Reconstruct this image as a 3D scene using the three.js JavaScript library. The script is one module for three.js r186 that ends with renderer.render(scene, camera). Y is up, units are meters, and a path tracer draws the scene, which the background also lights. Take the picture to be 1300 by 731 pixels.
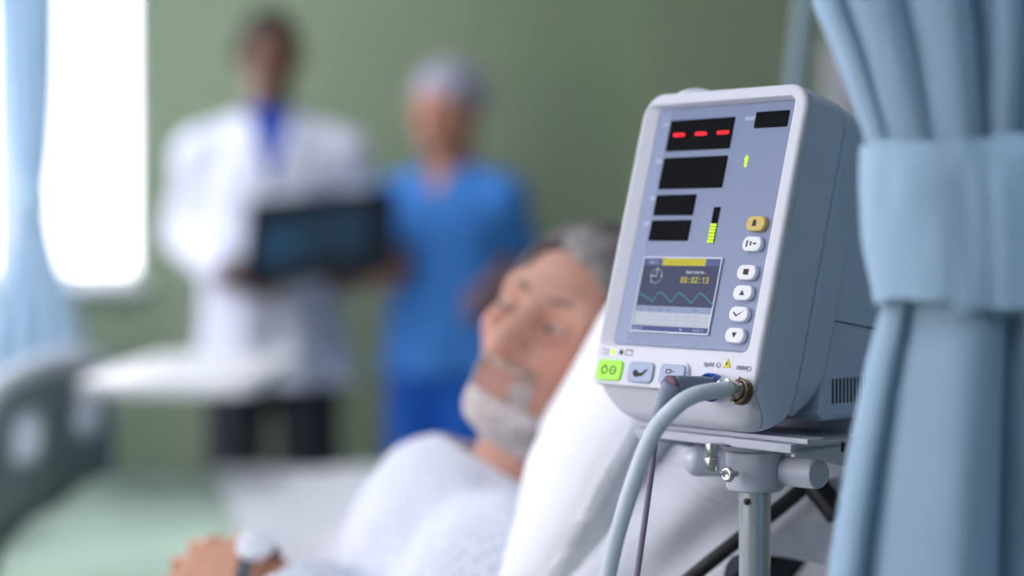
import * as THREE from 'three';
import { RoundedBoxGeometry } from 'three/addons/geometries/RoundedBoxGeometry.js';
import { mergeGeometries } from 'three/addons/utils/BufferGeometryUtils.js';
import { FontLoader } from 'three/addons/loaders/FontLoader.js';
import { TextGeometry } from 'three/addons/geometries/TextGeometry.js';
import { RectAreaLightUniformsLib } from 'three/addons/lights/RectAreaLightUniformsLib.js';

// ---------------------------------------------------------------- camera, sky, lights, exposure
const scene = new THREE.Scene();
const FPX = 2400, PITCH = 0.02658, EYE = 1.20;
const camera = new THREE.PerspectiveCamera(2 * Math.atan(365.5 / FPX) * 180 / Math.PI, 1300 / 731, 0.05, 60);
camera.position.set(0, EYE, 0);
camera.rotation.x = -PITCH;
camera.focus = 1.40;
camera.userData.fStop = 1.7;
camera.updateMatrixWorld(true);
scene.add(camera);

const renderer = new THREE.WebGLRenderer({ antialias: true });
renderer.toneMapping = THREE.LinearToneMapping;
renderer.toneMappingExposure = 0.57;
renderer.shadowMap.enabled = true;
RectAreaLightUniformsLib.init();

scene.background = new THREE.Color().setRGB(0.94, 0.91, 0.985);
scene.backgroundIntensity = 9.5;

const PANELS = [[-1.0, -4.6], [-1.0, -2.9], [-1.0, -1.1], [0.55, 0.7]];  // unseen fill panels; the last is added to brighten the monitor side
const PANEL_POWER = 15;

// ---------------------------------------------------------------- helpers
const V = (x, y, z) => new THREE.Vector3(x, y, z);
const cP = Math.cos(PITCH), sP = Math.sin(PITCH);
// a pixel of the 1300 x 731 photograph at a depth in metres along the lens axis
function at(px, py, D) {
  const a = (px - 650) / FPX, b = (365.5 - py) / FPX;
  return V(a * D, EYE + D * (-sP + b * cP), D * (-cP - b * sP));
}
let seed = 7;
const rnd = () => { seed = (seed * 16807) % 2147483647; return seed / 2147483647; };
const clamp = (x, a, b) => Math.min(b, Math.max(a, x));
const mix = (a, b, t) => a + (b - a) * t;
const sstep = (a, b, x) => { const t = clamp((x - a) / (b - a), 0, 1); return t * t * (3 - 2 * t); };
function curve1(pts) {            // smooth interpolation of [t, value] pairs
  return (t) => {
    if (t <= pts[0][0]) return pts[0][1];
    for (let i = 1; i < pts.length; i++) if (t <= pts[i][0]) {
      const p0 = pts[Math.max(0, i - 2)], p1 = pts[i - 1], p2 = pts[i], p3 = pts[Math.min(pts.length - 1, i + 1)];
      const h = p2[0] - p1[0], u = (t - p1[0]) / h;
      const m1 = (p2[1] - p0[1]) / (p2[0] - p0[0]) * h, m2 = (p3[1] - p1[1]) / (p3[0] - p1[0]) * h;
      const u2 = u * u, u3 = u2 * u;
      return (2 * u3 - 3 * u2 + 1) * p1[1] + (u3 - 2 * u2 + u) * m1 + (-2 * u3 + 3 * u2) * p2[1] + (u3 - u2) * m2;
    }
    return pts[pts.length - 1][1];
  };
}
const names = {};
function numbered(n) { const k = names[n] = (names[n] ?? -1) + 1; return k ? `${n}_${String(k).padStart(3, '0')}` : n; }
function tag(o, label, category, group, kind) {
  o.userData.label = label; o.userData.category = category;
  if (group) o.userData.group = group;
  if (kind) o.userData.kind = kind;
  return o;
}
function part(name, geo, mat, parent, label) {
  const m = new THREE.Mesh(Array.isArray(geo) ? join(geo) : geo, mat);
  m.name = name; m.castShadow = m.receiveShadow = true;
  if (label) m.userData.label = label;
  parent.add(m);
  return m;
}
function thing(name, label, category, pos = [0, 0, 0], turn = 0, group) {
  const g = new THREE.Group(); g.name = numbered(name);
  g.position.set(...pos); g.rotation.y = turn;
  tag(g, label, category, group); scene.add(g);
  return g;
}
function solo(name, geo, mat, label, category, group) {
  const m = part(numbered(name), geo, mat, scene); return tag(m, label, category, group);
}
function struct(name, geo, mat, label, category) {
  const m = part(name, geo, mat, scene); m.userData.kind = 'structure'; m.userData.label = label; m.userData.category = category; return m;
}
function join(gs) {
  return mergeGeometries(gs.map((g) => {
    const h = g.index ? g.toNonIndexed() : g.clone();
    for (const k of Object.keys(h.attributes)) if (!['position', 'normal', 'uv'].includes(k)) h.deleteAttribute(k);
    if (!h.attributes.uv) h.setAttribute('uv', new THREE.Float32BufferAttribute(new Float32Array(h.attributes.position.count * 2), 2));
    h.morphAttributes = {};
    return h;
  }));
}
// texture coordinates in metres, from the dominant axis of each triangle
function boxUV(g0) {
  const g = g0.index ? g0.toNonIndexed() : g0, p = g.attributes.position, uv = new Float32Array(p.count * 2);
  const a = V(), b = V(), c = V();
  for (let i = 0; i < p.count; i += 3) {
    a.fromBufferAttribute(p, i); b.fromBufferAttribute(p, i + 1); c.fromBufferAttribute(p, i + 2);
    const n = b.clone().sub(a).cross(c.clone().sub(a)), x = Math.abs(n.x), y = Math.abs(n.y), z = Math.abs(n.z);
    for (let k = 0; k < 3; k++) {
      const q = [a, b, c][k], s = x > y && x > z ? [q.z, q.y] : y > z ? [q.x, q.z] : [q.x, q.y];
      uv[(i + k) * 2] = s[0]; uv[(i + k) * 2 + 1] = s[1];
    }
  }
  g.setAttribute('uv', new THREE.BufferAttribute(uv, 2));
  return g;
}
const box = (w, h, d, x = 0, y = 0, z = 0) => boxUV(new THREE.BoxGeometry(w, h, d)).translate(x, y, z);
const rbox = (w, h, d, r, x = 0, y = 0, z = 0, seg = 3) => new RoundedBoxGeometry(w, h, d, seg, Math.min(r, w * 0.49, h * 0.49, d * 0.49)).translate(x, y, z);
const cyl = (r0, r1, h, x = 0, y = 0, z = 0, seg = 32) => new THREE.CylinderGeometry(r1, r0, h, seg).translate(x, y, z);
// a cylinder with small chamfers between two points
function rod(a, b, r, ch = 0.0008, seg = 32, r2 = r) {
  const L = a.distanceTo(b), c = Math.min(ch, r * 0.5, L * 0.3);
  const g = new THREE.LatheGeometry([[0, 0], [r - c, 0], [r, c], [r2, L - c], [r2 - c, L], [0, L]].map(([x, y]) => new THREE.Vector2(Math.max(x, 1e-5), y)), seg);
  g.applyQuaternion(new THREE.Quaternion().setFromUnitVectors(V(0, 1, 0), b.clone().sub(a).normalize()));
  return g.translate(a.x, a.y, a.z);
}
function lathe(prof, a, dir, seg = 40) {
  const g = new THREE.LatheGeometry(prof.map(([x, y]) => new THREE.Vector2(Math.max(x, 1e-5), y)), seg);
  g.applyQuaternion(new THREE.Quaternion().setFromUnitVectors(V(0, 1, 0), dir.clone().normalize()));
  return g.translate(a.x, a.y, a.z);
}
function tube(pts, r, n = 80, rs = 12) {
  return new THREE.TubeGeometry(new THREE.CatmullRomCurve3(pts, false, 'centripetal'), n, r, rs, false);
}
function rrShape(x0, y0, x1, y1, r, P = THREE.Shape) {
  const s = new P();
  s.moveTo(x0 + r, y0); s.lineTo(x1 - r, y0); s.absarc(x1 - r, y0 + r, r, -Math.PI / 2, 0);
  s.lineTo(x1, y1 - r); s.absarc(x1 - r, y1 - r, r, 0, Math.PI / 2);
  s.lineTo(x0 + r, y1); s.absarc(x0 + r, y1 - r, r, Math.PI / 2, Math.PI);
  s.lineTo(x0, y0 + r); s.absarc(x0 + r, y0 + r, r, Math.PI, 1.5 * Math.PI);
  return s;
}
const extrude = (shape, depth, bevel = 0, seg = 8, bs = 2) => new THREE.ExtrudeGeometry(shape, { depth: depth - 2 * bevel, bevelEnabled: bevel > 0, bevelThickness: bevel, bevelSize: bevel, bevelOffset: -bevel, bevelSegments: bs, curveSegments: seg }).translate(0, 0, bevel);
// a cloth of some thickness: fn(u, v) gives a point, u and v from 0 to 1
function cloth(fn, nu, nv, th, uvScale = [1, 1]) {
  const P = [], e = 1e-3;
  for (let j = 0; j <= nv; j++) for (let i = 0; i <= nu; i++) P.push(fn(i / nu, j / nv));
  const N = P.map((p, k) => {
    const i = k % (nu + 1), j = (k / (nu + 1)) | 0, A = (a, b) => P[b * (nu + 1) + a];
    const du = A(Math.min(nu, i + 1), j).clone().sub(A(Math.max(0, i - 1), j)), dv = A(i, Math.min(nv, j + 1)).clone().sub(A(i, Math.max(0, j - 1)));
    return du.cross(dv).normalize();
  });
  const pos = [], nor = [], uv = [], idx = [], M = P.length;
  for (const s of [0.5, -0.5]) P.forEach((p, k) => {
    const n = N[k]; pos.push(p.x + n.x * th * s, p.y + n.y * th * s, p.z + n.z * th * s);
    nor.push(n.x * s * 2, n.y * s * 2, n.z * s * 2);
    uv.push((k % (nu + 1)) / nu * uvScale[0], ((k / (nu + 1)) | 0) / nv * uvScale[1]);
  });
  const q = (a, b, c, d) => idx.push(a, b, c, a, c, d);
  for (let j = 0; j < nv; j++) for (let i = 0; i < nu; i++) {
    const a = j * (nu + 1) + i, b = a + 1, c = b + nu + 1, d = a + nu + 1;
    q(a, b, c, d); q(M + a, M + d, M + c, M + b);
  }
  for (let i = 0; i < nu; i++) { q(i, M + i, M + i + 1, i + 1); const t = nv * (nu + 1) + i; q(t + 1, M + t + 1, M + t, t); }
  for (let j = 0; j < nv; j++) { const t = j * (nu + 1); q(t + nu + 1, M + t + nu + 1, M + t, t); const r = t + nu; q(r, M + r, M + r + nu + 1, r + nu + 1); }
  const g = new THREE.BufferGeometry();
  g.setAttribute('position', new THREE.Float32BufferAttribute(pos, 3));
  g.setAttribute('normal', new THREE.Float32BufferAttribute(nor, 3));
  g.setAttribute('uv', new THREE.Float32BufferAttribute(uv, 2));
  g.setIndex(idx);
  return g;
}
// smooth value noise
const hash = (x, y, z) => { let h = (x * 374761393 + y * 668265263 + z * 1274126177) | 0; h = Math.imul(h ^ (h >>> 13), 1274126177); return ((h ^ (h >>> 16)) >>> 0) / 4294967295; };
function noise(x, y, z = 0) {
  const i = Math.floor(x), j = Math.floor(y), k = Math.floor(z), s = (t) => t * t * (3 - 2 * t), u = s(x - i), v = s(y - j), w = s(z - k);
  const L = (kk) => mix(mix(hash(i, j, kk), hash(i + 1, j, kk), u), mix(hash(i, j + 1, kk), hash(i + 1, j + 1, kk), u), v);
  return mix(L(k), L(k + 1), w) * 2 - 1;
}

// ---------------------------------------------------------------- distance fields meshed with surface nets
const smin = (a, b, k) => { const h = Math.max(k - Math.abs(a - b), 0) / k; return Math.min(a, b) - h * h * k * 0.25; };
const smax = (a, b, k) => -smin(-a, -b, k);
function cone(a, b, ra, rb) {     // tapered capsule
  const bx = b.x - a.x, by = b.y - a.y, bz = b.z - a.z, L = bx * bx + by * by + bz * bz || 1e-9;
  return (x, y, z) => {
    const px = x - a.x, py = y - a.y, pz = z - a.z, h = clamp((px * bx + py * by + pz * bz) / L, 0, 1);
    return Math.hypot(px - bx * h, py - by * h, pz - bz * h) - (ra + (rb - ra) * h);
  };
}
function ell(c, r, q) {           // ellipsoid, q turns it
  const qi = q ? q.clone().invert() : null, t = V();
  return (x, y, z) => {
    t.set(x - c.x, y - c.y, z - c.z); if (qi) t.applyQuaternion(qi);
    const a = Math.hypot(t.x / r[0], t.y / r[1], t.z / r[2]), b = Math.hypot(t.x / r[0] ** 2, t.y / r[1] ** 2, t.z / r[2] ** 2);
    return a < 1e-6 ? -Math.min(...r) : a * (a - 1) / b;
  };
}
const blend = (fs, k) => (x, y, z) => { let d = fs[0](x, y, z); for (let i = 1; i < fs.length; i++) d = smin(d, fs[i](x, y, z), k); return d; };
function netMesh(f, lo, hi, cell) {
  const nx = Math.ceil((hi[0] - lo[0]) / cell) + 1, ny = Math.ceil((hi[1] - lo[1]) / cell) + 1, nz = Math.ceil((hi[2] - lo[2]) / cell) + 1;
  const D = new Float32Array(nx * ny * nz).fill(1), B = 4, X = (i) => lo[0] + i * cell, Y = (j) => lo[1] + j * cell, Z = (k) => lo[2] + k * cell, I = (i, j, k) => (k * ny + j) * nx + i;
  for (let k = 0; k < nz; k += B) for (let j = 0; j < ny; j += B) for (let i = 0; i < nx; i += B) {
    const d = f(X(i + 1.5), Y(j + 1.5), Z(k + 1.5)), far = Math.abs(d) > cell * 5.2;
    for (let c = k; c < Math.min(nz, k + B); c++) for (let b = j; b < Math.min(ny, j + B); b++) for (let a = i; a < Math.min(nx, i + B); a++) D[I(a, b, c)] = far ? d : f(X(a), Y(b), Z(c));
  }
  const vid = new Int32Array(nx * ny * nz).fill(-1), pos = [], idx = [], co = [[0, 0, 0], [1, 0, 0], [0, 1, 0], [1, 1, 0], [0, 0, 1], [1, 0, 1], [0, 1, 1], [1, 1, 1]];
  const ed = [[0, 1], [2, 3], [4, 5], [6, 7], [0, 2], [1, 3], [4, 6], [5, 7], [0, 4], [1, 5], [2, 6], [3, 7]];
  for (let k = 0; k < nz - 1; k++) for (let j = 0; j < ny - 1; j++) for (let i = 0; i < nx - 1; i++) {
    const v = co.map(([a, b, c]) => D[I(i + a, j + b, k + c)]); let neg = 0; for (const d of v) if (d < 0) neg++;
    if (!neg || neg === 8) continue;
    let x = 0, y = 0, z = 0, n = 0;
    for (const [p, q] of ed) if ((v[p] < 0) !== (v[q] < 0)) {
      const t = v[p] / (v[p] - v[q]);
      x += co[p][0] + (co[q][0] - co[p][0]) * t; y += co[p][1] + (co[q][1] - co[p][1]) * t; z += co[p][2] + (co[q][2] - co[p][2]) * t; n++;
    }
    vid[I(i, j, k)] = pos.length / 3; pos.push(X(i + x / n), Y(j + y / n), Z(k + z / n));
  }
  const quad = (a, b, c, d, s) => { if (a < 0 || b < 0 || c < 0 || d < 0) return; s ? idx.push(a, b, c, a, c, d) : idx.push(a, c, b, a, d, c); };
  for (let k = 1; k < nz - 1; k++) for (let j = 1; j < ny - 1; j++) for (let i = 1; i < nx - 1; i++) {
    const s = D[I(i, j, k)] < 0;
    if (s !== D[I(i + 1, j, k)] < 0) quad(vid[I(i, j - 1, k - 1)], vid[I(i, j, k - 1)], vid[I(i, j, k)], vid[I(i, j - 1, k)], s);
    if (s !== D[I(i, j + 1, k)] < 0) quad(vid[I(i - 1, j, k - 1)], vid[I(i - 1, j, k)], vid[I(i, j, k)], vid[I(i, j, k - 1)], s);
    if (s !== D[I(i, j, k + 1)] < 0) quad(vid[I(i - 1, j - 1, k)], vid[I(i, j - 1, k)], vid[I(i, j, k)], vid[I(i - 1, j, k)], s);
  }
  const nor = new Float32Array(pos.length), e = cell * 0.35;
  const grad = (x, y, z) => { const gx = f(x + e, y, z) - f(x - e, y, z), gy = f(x, y + e, z) - f(x, y - e, z), gz = f(x, y, z + e) - f(x, y, z - e), l = Math.hypot(gx, gy, gz) || 1; return [gx / l, gy / l, gz / l]; };
  for (let p = 0; p < pos.length; p += 3) {
    let g = grad(pos[p], pos[p + 1], pos[p + 2]);
    const d = clamp(f(pos[p], pos[p + 1], pos[p + 2]), -cell * 0.5, cell * 0.5);
    for (let c = 0; c < 3; c++) pos[p + c] -= g[c] * d;
    g = grad(pos[p], pos[p + 1], pos[p + 2]); nor.set(g, p);
  }
  const g = new THREE.BufferGeometry();
  g.setAttribute('position', new THREE.Float32BufferAttribute(pos, 3));
  g.setAttribute('normal', new THREE.BufferAttribute(nor, 3));
  g.setIndex(idx);
  return g;
}

// ---------------------------------------------------------------- materials
function noiseTex(size, fn, srgb = false) {
  const d = new Uint8Array(size * size * 4);
  for (let j = 0; j < size; j++) for (let i = 0; i < size; i++) {
    const c = fn(i / size, j / size, i, j), o = (j * size + i) * 4;
    const a = Array.isArray(c) ? c : [c, c, c];
    for (let k = 0; k < 3; k++) d[o + k] = clamp(Math.round(a[k] * 255), 0, 255);
    d[o + 3] = 255;
  }
  const t = new THREE.DataTexture(d, size, size);
  t.wrapS = t.wrapT = THREE.RepeatWrapping; t.magFilter = THREE.LinearFilter; t.minFilter = THREE.LinearMipmapLinearFilter; t.generateMipmaps = true;
  if (srgb) t.colorSpace = THREE.SRGBColorSpace;
  t.needsUpdate = true;
  return t;
}
const per = (u, v, n, o) => { // tileable noise
  const f = (a, b) => noise(a * n + o, b * n + o * 1.7, o), w = (t) => t * t * (3 - 2 * t);
  const s = w(u), r = w(v);
  return mix(mix(f(u, v), f(u - 1, v), s), mix(f(u, v - 1), f(u - 1, v - 1), s), r);
};
const rep = (t, x, y = x) => { const c = t.clone(); c.repeat.set(x, y); c.needsUpdate = true; return c; };
const tPlaster = noiseTex(256, (u, v) => 0.5 + 0.22 * per(u, v, 12, 3) + 0.2 * per(u, v, 40, 9));
const tWeave = noiseTex(256, (u, v, i, j) => 0.5 + 0.28 * Math.sin(i * Math.PI / 4) * Math.sin(j * Math.PI / 4) + 0.16 * per(u, v, 30, 5));
const tVinyl = noiseTex(256, (u, v) => { const n = 0.5 + 0.25 * per(u, v, 40, 2) + 0.2 * per(u, v, 9, 6); return [0.60 + 0.10 * n, 0.62 + 0.09 * n, 0.63 + 0.09 * n]; }, true);
const tSkin = noiseTex(256, (u, v) => 0.5 + 0.3 * per(u, v, 60, 4) + 0.2 * per(u, v, 24, 8));
const M = {};
function mat(name, color, rough = 0.6, extra = {}) { const m = M[name] = new THREE.MeshPhysicalMaterial({ color, roughness: rough, ...extra }); m.name = name; return m; }
const fabric = (name, color, reps = 40, bump = 0.0004, extra = {}) => mat(name, color, 0.92, { bumpMap: rep(tWeave, reps), bumpScale: bump, side: THREE.DoubleSide, sheen: 0.25, sheenRoughness: 0.6, ...extra });
mat('wallGreen', '#8d9c82', 0.86, { bumpMap: rep(tPlaster, 3), bumpScale: 0.0012 });
mat('wallWhite', '#d9dcdc', 0.86, { bumpMap: rep(tPlaster, 3), bumpScale: 0.0012 });
mat('ceilingWhite', '#e6e8ea', 0.9, { bumpMap: rep(tPlaster, 2), bumpScale: 0.001 });
mat('vinyl', '#ffffff', 0.45, { map: rep(tVinyl, 1), clearcoat: 0.2, clearcoatRoughness: 0.4 });
mat('frameWhite', '#e9ebee', 0.4);
mat('pane', '#ffffff', 0.02, { transmission: 1, thickness: 0, ior: 1.5 });
mat('plasticWhite', '#dadae4', 0.38, { clearcoat: 0.15, clearcoatRoughness: 0.35 });
mat('plasticBounceRear', '#c9d5ee', 0.45); mat('plasticBounceSide', '#ced9f0', 0.42);  // the same white case plastic, with blue bounce light put into its colour
mat('plasticPanel', '#8f9cba', 0.36);
mat('blackGlass', '#05060c', 0.55, { specularIntensity: 0.12 });
mat('blackPlastic', '#141416', 0.45);
mat('darkGrey', '#3a4048', 0.5);
mat('midGrey', '#7e8896', 0.45);
mat('alu', '#d3d6dd', 0.26, { metalness: 0.8 });
mat('aluPaint', '#c9ccd8', 0.4, { metalness: 0.15 });
mat('chrome', '#d8d6d4', 0.18, { metalness: 1 });
mat('steelDark', '#5a5048', 0.3, { metalness: 1 });
mat('hose', '#cdd6e0', 0.45);
mat('cablePurple', '#8a7d96', 0.5);
mat('blueRing', '#0d4fb0', 0.35);

// ---------------------------------------------------------------- the room
const RX0 = -2.3, RX1 = 2.3, RZ0 = -5.72, RZ1 = 1.4, RH = 2.6, WT = 0.2;
function wallShape(w, h, holes) {
  const s = new THREE.Shape([[0, 0], [w, 0], [w, h], [0, h]].map(([x, y]) => new THREE.Vector2(x, y)));
  for (const [x0, y0, x1, y1] of holes) s.holes.push(new THREE.Path([[x0, y0], [x0, y1], [x1, y1], [x1, y0]].map(([x, y]) => new THREE.Vector2(x, y))));
  return s;
}
const W1 = [-2.02, 1.055, -1.135, 2.35];                 // back window: x0, sill, x1, head
const LW = [[-5.66, 0.80, -3.7, 2.45], [-2.2, 0.95, 0.5, 2.35]];   // left windows: z0, sill, z1, head
struct('floor', box(RX1 - RX0 + 2 * WT, 0.12, RZ1 - RZ0 + 2 * WT, 0, -0.06, (RZ0 + RZ1) / 2), M.vinyl, 'pale grey vinyl hospital floor', 'floor');
struct('ceiling', box(RX1 - RX0 + 2 * WT, 0.12, RZ1 - RZ0 + 2 * WT, 0, RH + 0.06, (RZ0 + RZ1) / 2), M.ceilingWhite, 'plain white ceiling', 'ceiling');
{
  const g = extrude(wallShape(RX1 - RX0, RH, [[W1[0] - RX0, W1[1], W1[2] - RX0, W1[3]]]), WT).translate(RX0, 0, RZ0 - WT);
  struct('wall_back', boxUV(g), M.wallGreen, 'pale green painted wall behind the doctor', 'wall');
  const l = extrude(wallShape(RZ1 - RZ0, RH, LW.map(([a, b, c, d]) => [a - RZ0, b, c - RZ0, d])), WT);
  l.applyMatrix4(new THREE.Matrix4().makeBasis(V(0, 0, 1), V(0, 1, 0), V(-1, 0, 0))).translate(RX0, 0, RZ0);
  struct('wall_left', boxUV(l), M.wallGreen, 'pale green side wall with two windows', 'wall');
  struct('wall_right', box(WT, RH, RZ1 - RZ0, RX1 + WT / 2, RH / 2, (RZ0 + RZ1) / 2), M.wallGreen, 'pale green wall behind the tied blue curtain', 'wall');
  struct('wall_front', box(RX1 - RX0, RH, WT, 0, RH / 2, RZ1 + WT / 2), M.wallGreen, 'pale green wall opposite the window wall', 'wall');
  struct('wall_chase', box(RX1 - 0.375, RH, 0.13, (RX1 + 0.375) / 2, RH / 2, RZ0 + 0.065), M.wallGreen, 'green boxed-out section of wall behind the monitor', 'wall');
}
struct('baseboard_back', rbox(0.375 - RX0, 0.1, 0.016, 0.004, (RX0 + 0.375) / 2, 0.05, RZ0 + 0.008), M.midGrey, 'grey baseboard along the window wall', 'baseboard');
struct('baseboard_left', rbox(0.016, 0.1, RZ1 - RZ0 - 0.03, 0.004, RX0 + 0.008, 0.05, (RZ0 + RZ1) / 2), M.midGrey, 'grey baseboard along the side wall', 'baseboard');
struct('baseboard_right', rbox(0.016, 0.1, RZ1 - RZ0 - 0.16, 0.004, RX1 - 0.008, 0.05, (RZ0 + 0.13 + RZ1) / 2), M.midGrey, 'grey baseboard behind the tied curtain', 'baseboard');
// windows: frame, mullion and panes of one window, drawn in a plane of width w and height h
function windowUnit(name, w, h, bars, place, label) {
  const g = new THREE.Group(); g.name = name; g.userData.kind = 'structure'; g.userData.label = label; g.userData.category = 'window';
  scene.add(g); g.applyMatrix4(place);
  const fr = wallShape(w, h, bars.map(([a, b]) => [a, 0.045, b, h - 0.045]));
  part('window_frame', boxUV(extrude(fr, 0.06, 0.004).translate(0, 0, -0.03)), M.frameWhite, g);
  for (const [a, b] of bars) part('pane', box(b - a + 0.01, h - 0.08, 0.006, (a + b) / 2, h / 2, 0), M.pane, g);
  part('window_sill', rbox(w + 0.06, 0.025, 0.16, 0.006, w / 2, -0.0125 + 0.012, 0.08), M.frameWhite, g);
  return g;
}
windowUnit('window_1', W1[2] - W1[0], W1[3] - W1[1], [[0.045, 0.42], [0.465, W1[2] - W1[0] - 0.03]], new THREE.Matrix4().makeTranslation(W1[0], W1[1], RZ0 - 0.11), 'bright window behind the tied curtain by the doctor');
LW.forEach(([a, b, c, d], i) => {
  const w = c - a, m = new THREE.Matrix4().makeBasis(V(0, 0, -1), V(0, 1, 0), V(1, 0, 0)).setPosition(RX0 - 0.11, b, c);
  windowUnit(`window_${i + 2}`, w, d - b, [[0.045, w / 2 - 0.022], [w / 2 + 0.022, w - 0.045]], m, i ? 'wide side window across from the monitor' : 'wide side window nearest the doctor');
});
// unseen ceiling light panels, placed for fill light
mat('lampGlow', '#ffffff', 0.6, { emissive: '#f2f6ff', emissiveIntensity: 2.2 });
PANELS.forEach(([x, z], i) => {
  const g = thing('ceiling_fill_light', 'unseen square white light panel placed in the ceiling as fill', 'ceiling light', [x, RH, z], 0, 'unseen ceiling fill panels');
  part('frame', extrude((() => { const s = rrShape(-0.31, -0.31, 0.31, 0.31, 0.01); s.holes.push(rrShape(-0.29, -0.29, 0.29, 0.29, 0.005, THREE.Path)); return s; })(), 0.022, 0.002).rotateX(Math.PI / 2), M.frameWhite, g);
  part('diffuser', box(0.58, 0.006, 0.58, 0, -0.008, 0), M.lampGlow, g);
  const l = new THREE.RectAreaLight(0xf2f6ff, PANEL_POWER, 0.56, 0.56);
  l.position.set(x, RH - 0.026, z); l.rotation.x = -Math.PI / 2; scene.add(l);
  l.name = 'ceiling_fill_source' + i;
});

// ---------------------------------------------------------------- the patient monitor
const TILT = 0.26695, YAW = 0.86732;
const MO = [0.07990, EYE - 0.08340, -1.50153];          // lower left corner of the grey panel
const mon = thing('patient_monitor', 'white vital signs monitor with grey panel, dark displays and small lit screen', 'monitor', MO, -YAW);
const fm = new THREE.Matrix4().makeRotationX(-TILT);
const face = (g) => g.applyMatrix4(fm);                  // u right, v up the face, w out of the face
const fpt = (u, v, w) => V(u, v, w).applyMatrix4(fm);
const U0 = -0.0145, U1 = 0.1607, V1 = 0.2065, YB = -0.0625;
const rr2 = (u, v, u0, v0, u1, v1, r) => { const qx = Math.abs(u - (u0 + u1) / 2) - (u1 - u0) / 2 + r, qy = Math.abs(v - (v0 + v1) / 2) - (v1 - v0) / 2 + r; return Math.hypot(Math.max(qx, 0), Math.max(qy, 0)) + Math.min(Math.max(qx, qy), 0) - r; };
const slab = (u, v, w, w0, w1, rTop, ins, fil) => {      // rounded slab between w0 (back) and w1 (front)
  const a = rr2(u, v, U0 + ins, -0.12, U1 - ins, V1 - ins, rTop) + fil, b = Math.max(w - w1, w0 - w) + fil;
  return Math.hypot(Math.max(a, 0), Math.max(b, 0)) + Math.min(Math.max(a, b), 0) - fil;
};
const level = (v, w) => YB - (v * Math.cos(TILT) + w * Math.sin(TILT));
function coverField(u, v, w) {
  let d = slab(u, v, w, -0.045, 0.0035, 0.021, 0, 0.0038);
  const chin = Math.max(w - 0.0035 + 0.0, 0);
  d = smax(d, level(v, w) , 0.012);
  // the chin below the key strip rolls back
  d = smax(d, 0.80 * (w + 0.0005) - 0.60 * (v + 0.0365) , 0.016);
  // side of the chin turns in at the lower left and right
  d = smax(d, 0.76 * (U0 - u) - 0.65 * (v + 0.040), 0.02);
  d = smax(d, 0.76 * (u - U1) - 0.65 * (v + 0.046), 0.02);
  // recess of the panel, its wall sloping
  d = Math.max(d, -Math.max(rr2(u, v, -0.0010 - 1.7 * Math.max(0, w + 0.002), -0.0012, 0.1478, 0.1955, 0.006) + 0.3 * (0 - w), -(w + 0.004)));
  return d;
}
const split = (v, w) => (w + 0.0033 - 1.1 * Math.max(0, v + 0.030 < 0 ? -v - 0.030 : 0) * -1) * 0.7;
part('front_frame', face(netMesh((u, v, w) => Math.max(coverField(u, v, w), -split(v, w) + 0.0001), [U0 - 0.004, -0.075, -0.05], [U1 + 0.004, V1 + 0.004, 0.008], 0.0015)), M.plasticWhite, mon, 'glossy white front frame');
part('front_cover', face(netMesh((u, v, w) => Math.max(coverField(u, v, w), split(v, w) + 0.0001), [U0 - 0.004, -0.075, -0.05], [U1 + 0.004, V1 + 0.004, 0.0], 0.0017)), M.plasticBounceSide, mon, 'side of the white case, with blue bounce light in its colour');
const midField = (u, v, w) => {
  let d = slab(u, v, w, -0.074, -0.0455, 0.024, 0.0006, 0.003);
  d = smax(d, level(v, w), 0.006);
  return smax(d, 0.7 * (-w - 0.055) - 0.7 * (v + 0.040), 0.02);
};
part('middle_cover', face(netMesh(midField, [U0 - 0.004, -0.075, -0.079], [U1 + 0.004, V1 + 0.004, -0.04], 0.0022)), M.plasticBounceRear, mon, 'white housing band behind the seam, tinted for blue bounce light');
{ // rear housing from its side profile: depth b, height y
  const s = new THREE.Shape([[0.066, -0.05], [0.073, -0.056], [0.152, -0.056], [0.158, -0.049], [0.166, 0.06], [0.160, 0.112], [0.146, 0.130], [0.108, 0.136], [0.094, 0.13]].map(([x, y]) => new THREE.Vector2(x, y)));
  const rear = part('rear_housing', extrude(s, 0.166, 0.004).rotateY(Math.PI / 2).translate(-0.0105, 0, 0), M.plasticBounceRear, mon);
  part('seam', tube([V(0.1557, 0.0205, -0.083), V(0.1557, 0.0125, -0.134), V(0.1557, 0.0085, -0.158)], 0.0005, 12, 6), M.darkGrey, rear, 'thin dark joint line');
  for (let i = 0; i < 13; i++) part('vent_slot', box(0.0012, 0.019, 0.0019, 0.1553, -0.0335, -0.0835 - i * 0.0043), M.darkGrey, rear);
  part('top_edge', rbox(0.150, 0.0022, 0.003, 0.001, 0.073, 0.1365, -0.112), M.plasticWhite, rear);
}
// raised rim of the alarm lamp on the top edge
part('alarm_lamp', face(netMesh((u, v, w) => smax(ell(V(0.031, 0.2030, -0.007), [0.022, 0.0090, 0.010])(u, v, w), -(v - 0.198), 0.003), [0.005, 0.194, -0.026], [0.056, 0.214, 0.006], 0.0012)), mat('lampCap', '#dfe3ee', 0.3, { transmission: 0.25, thickness: 0 }), mon, 'smooth translucent dome on the top edge');
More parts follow.
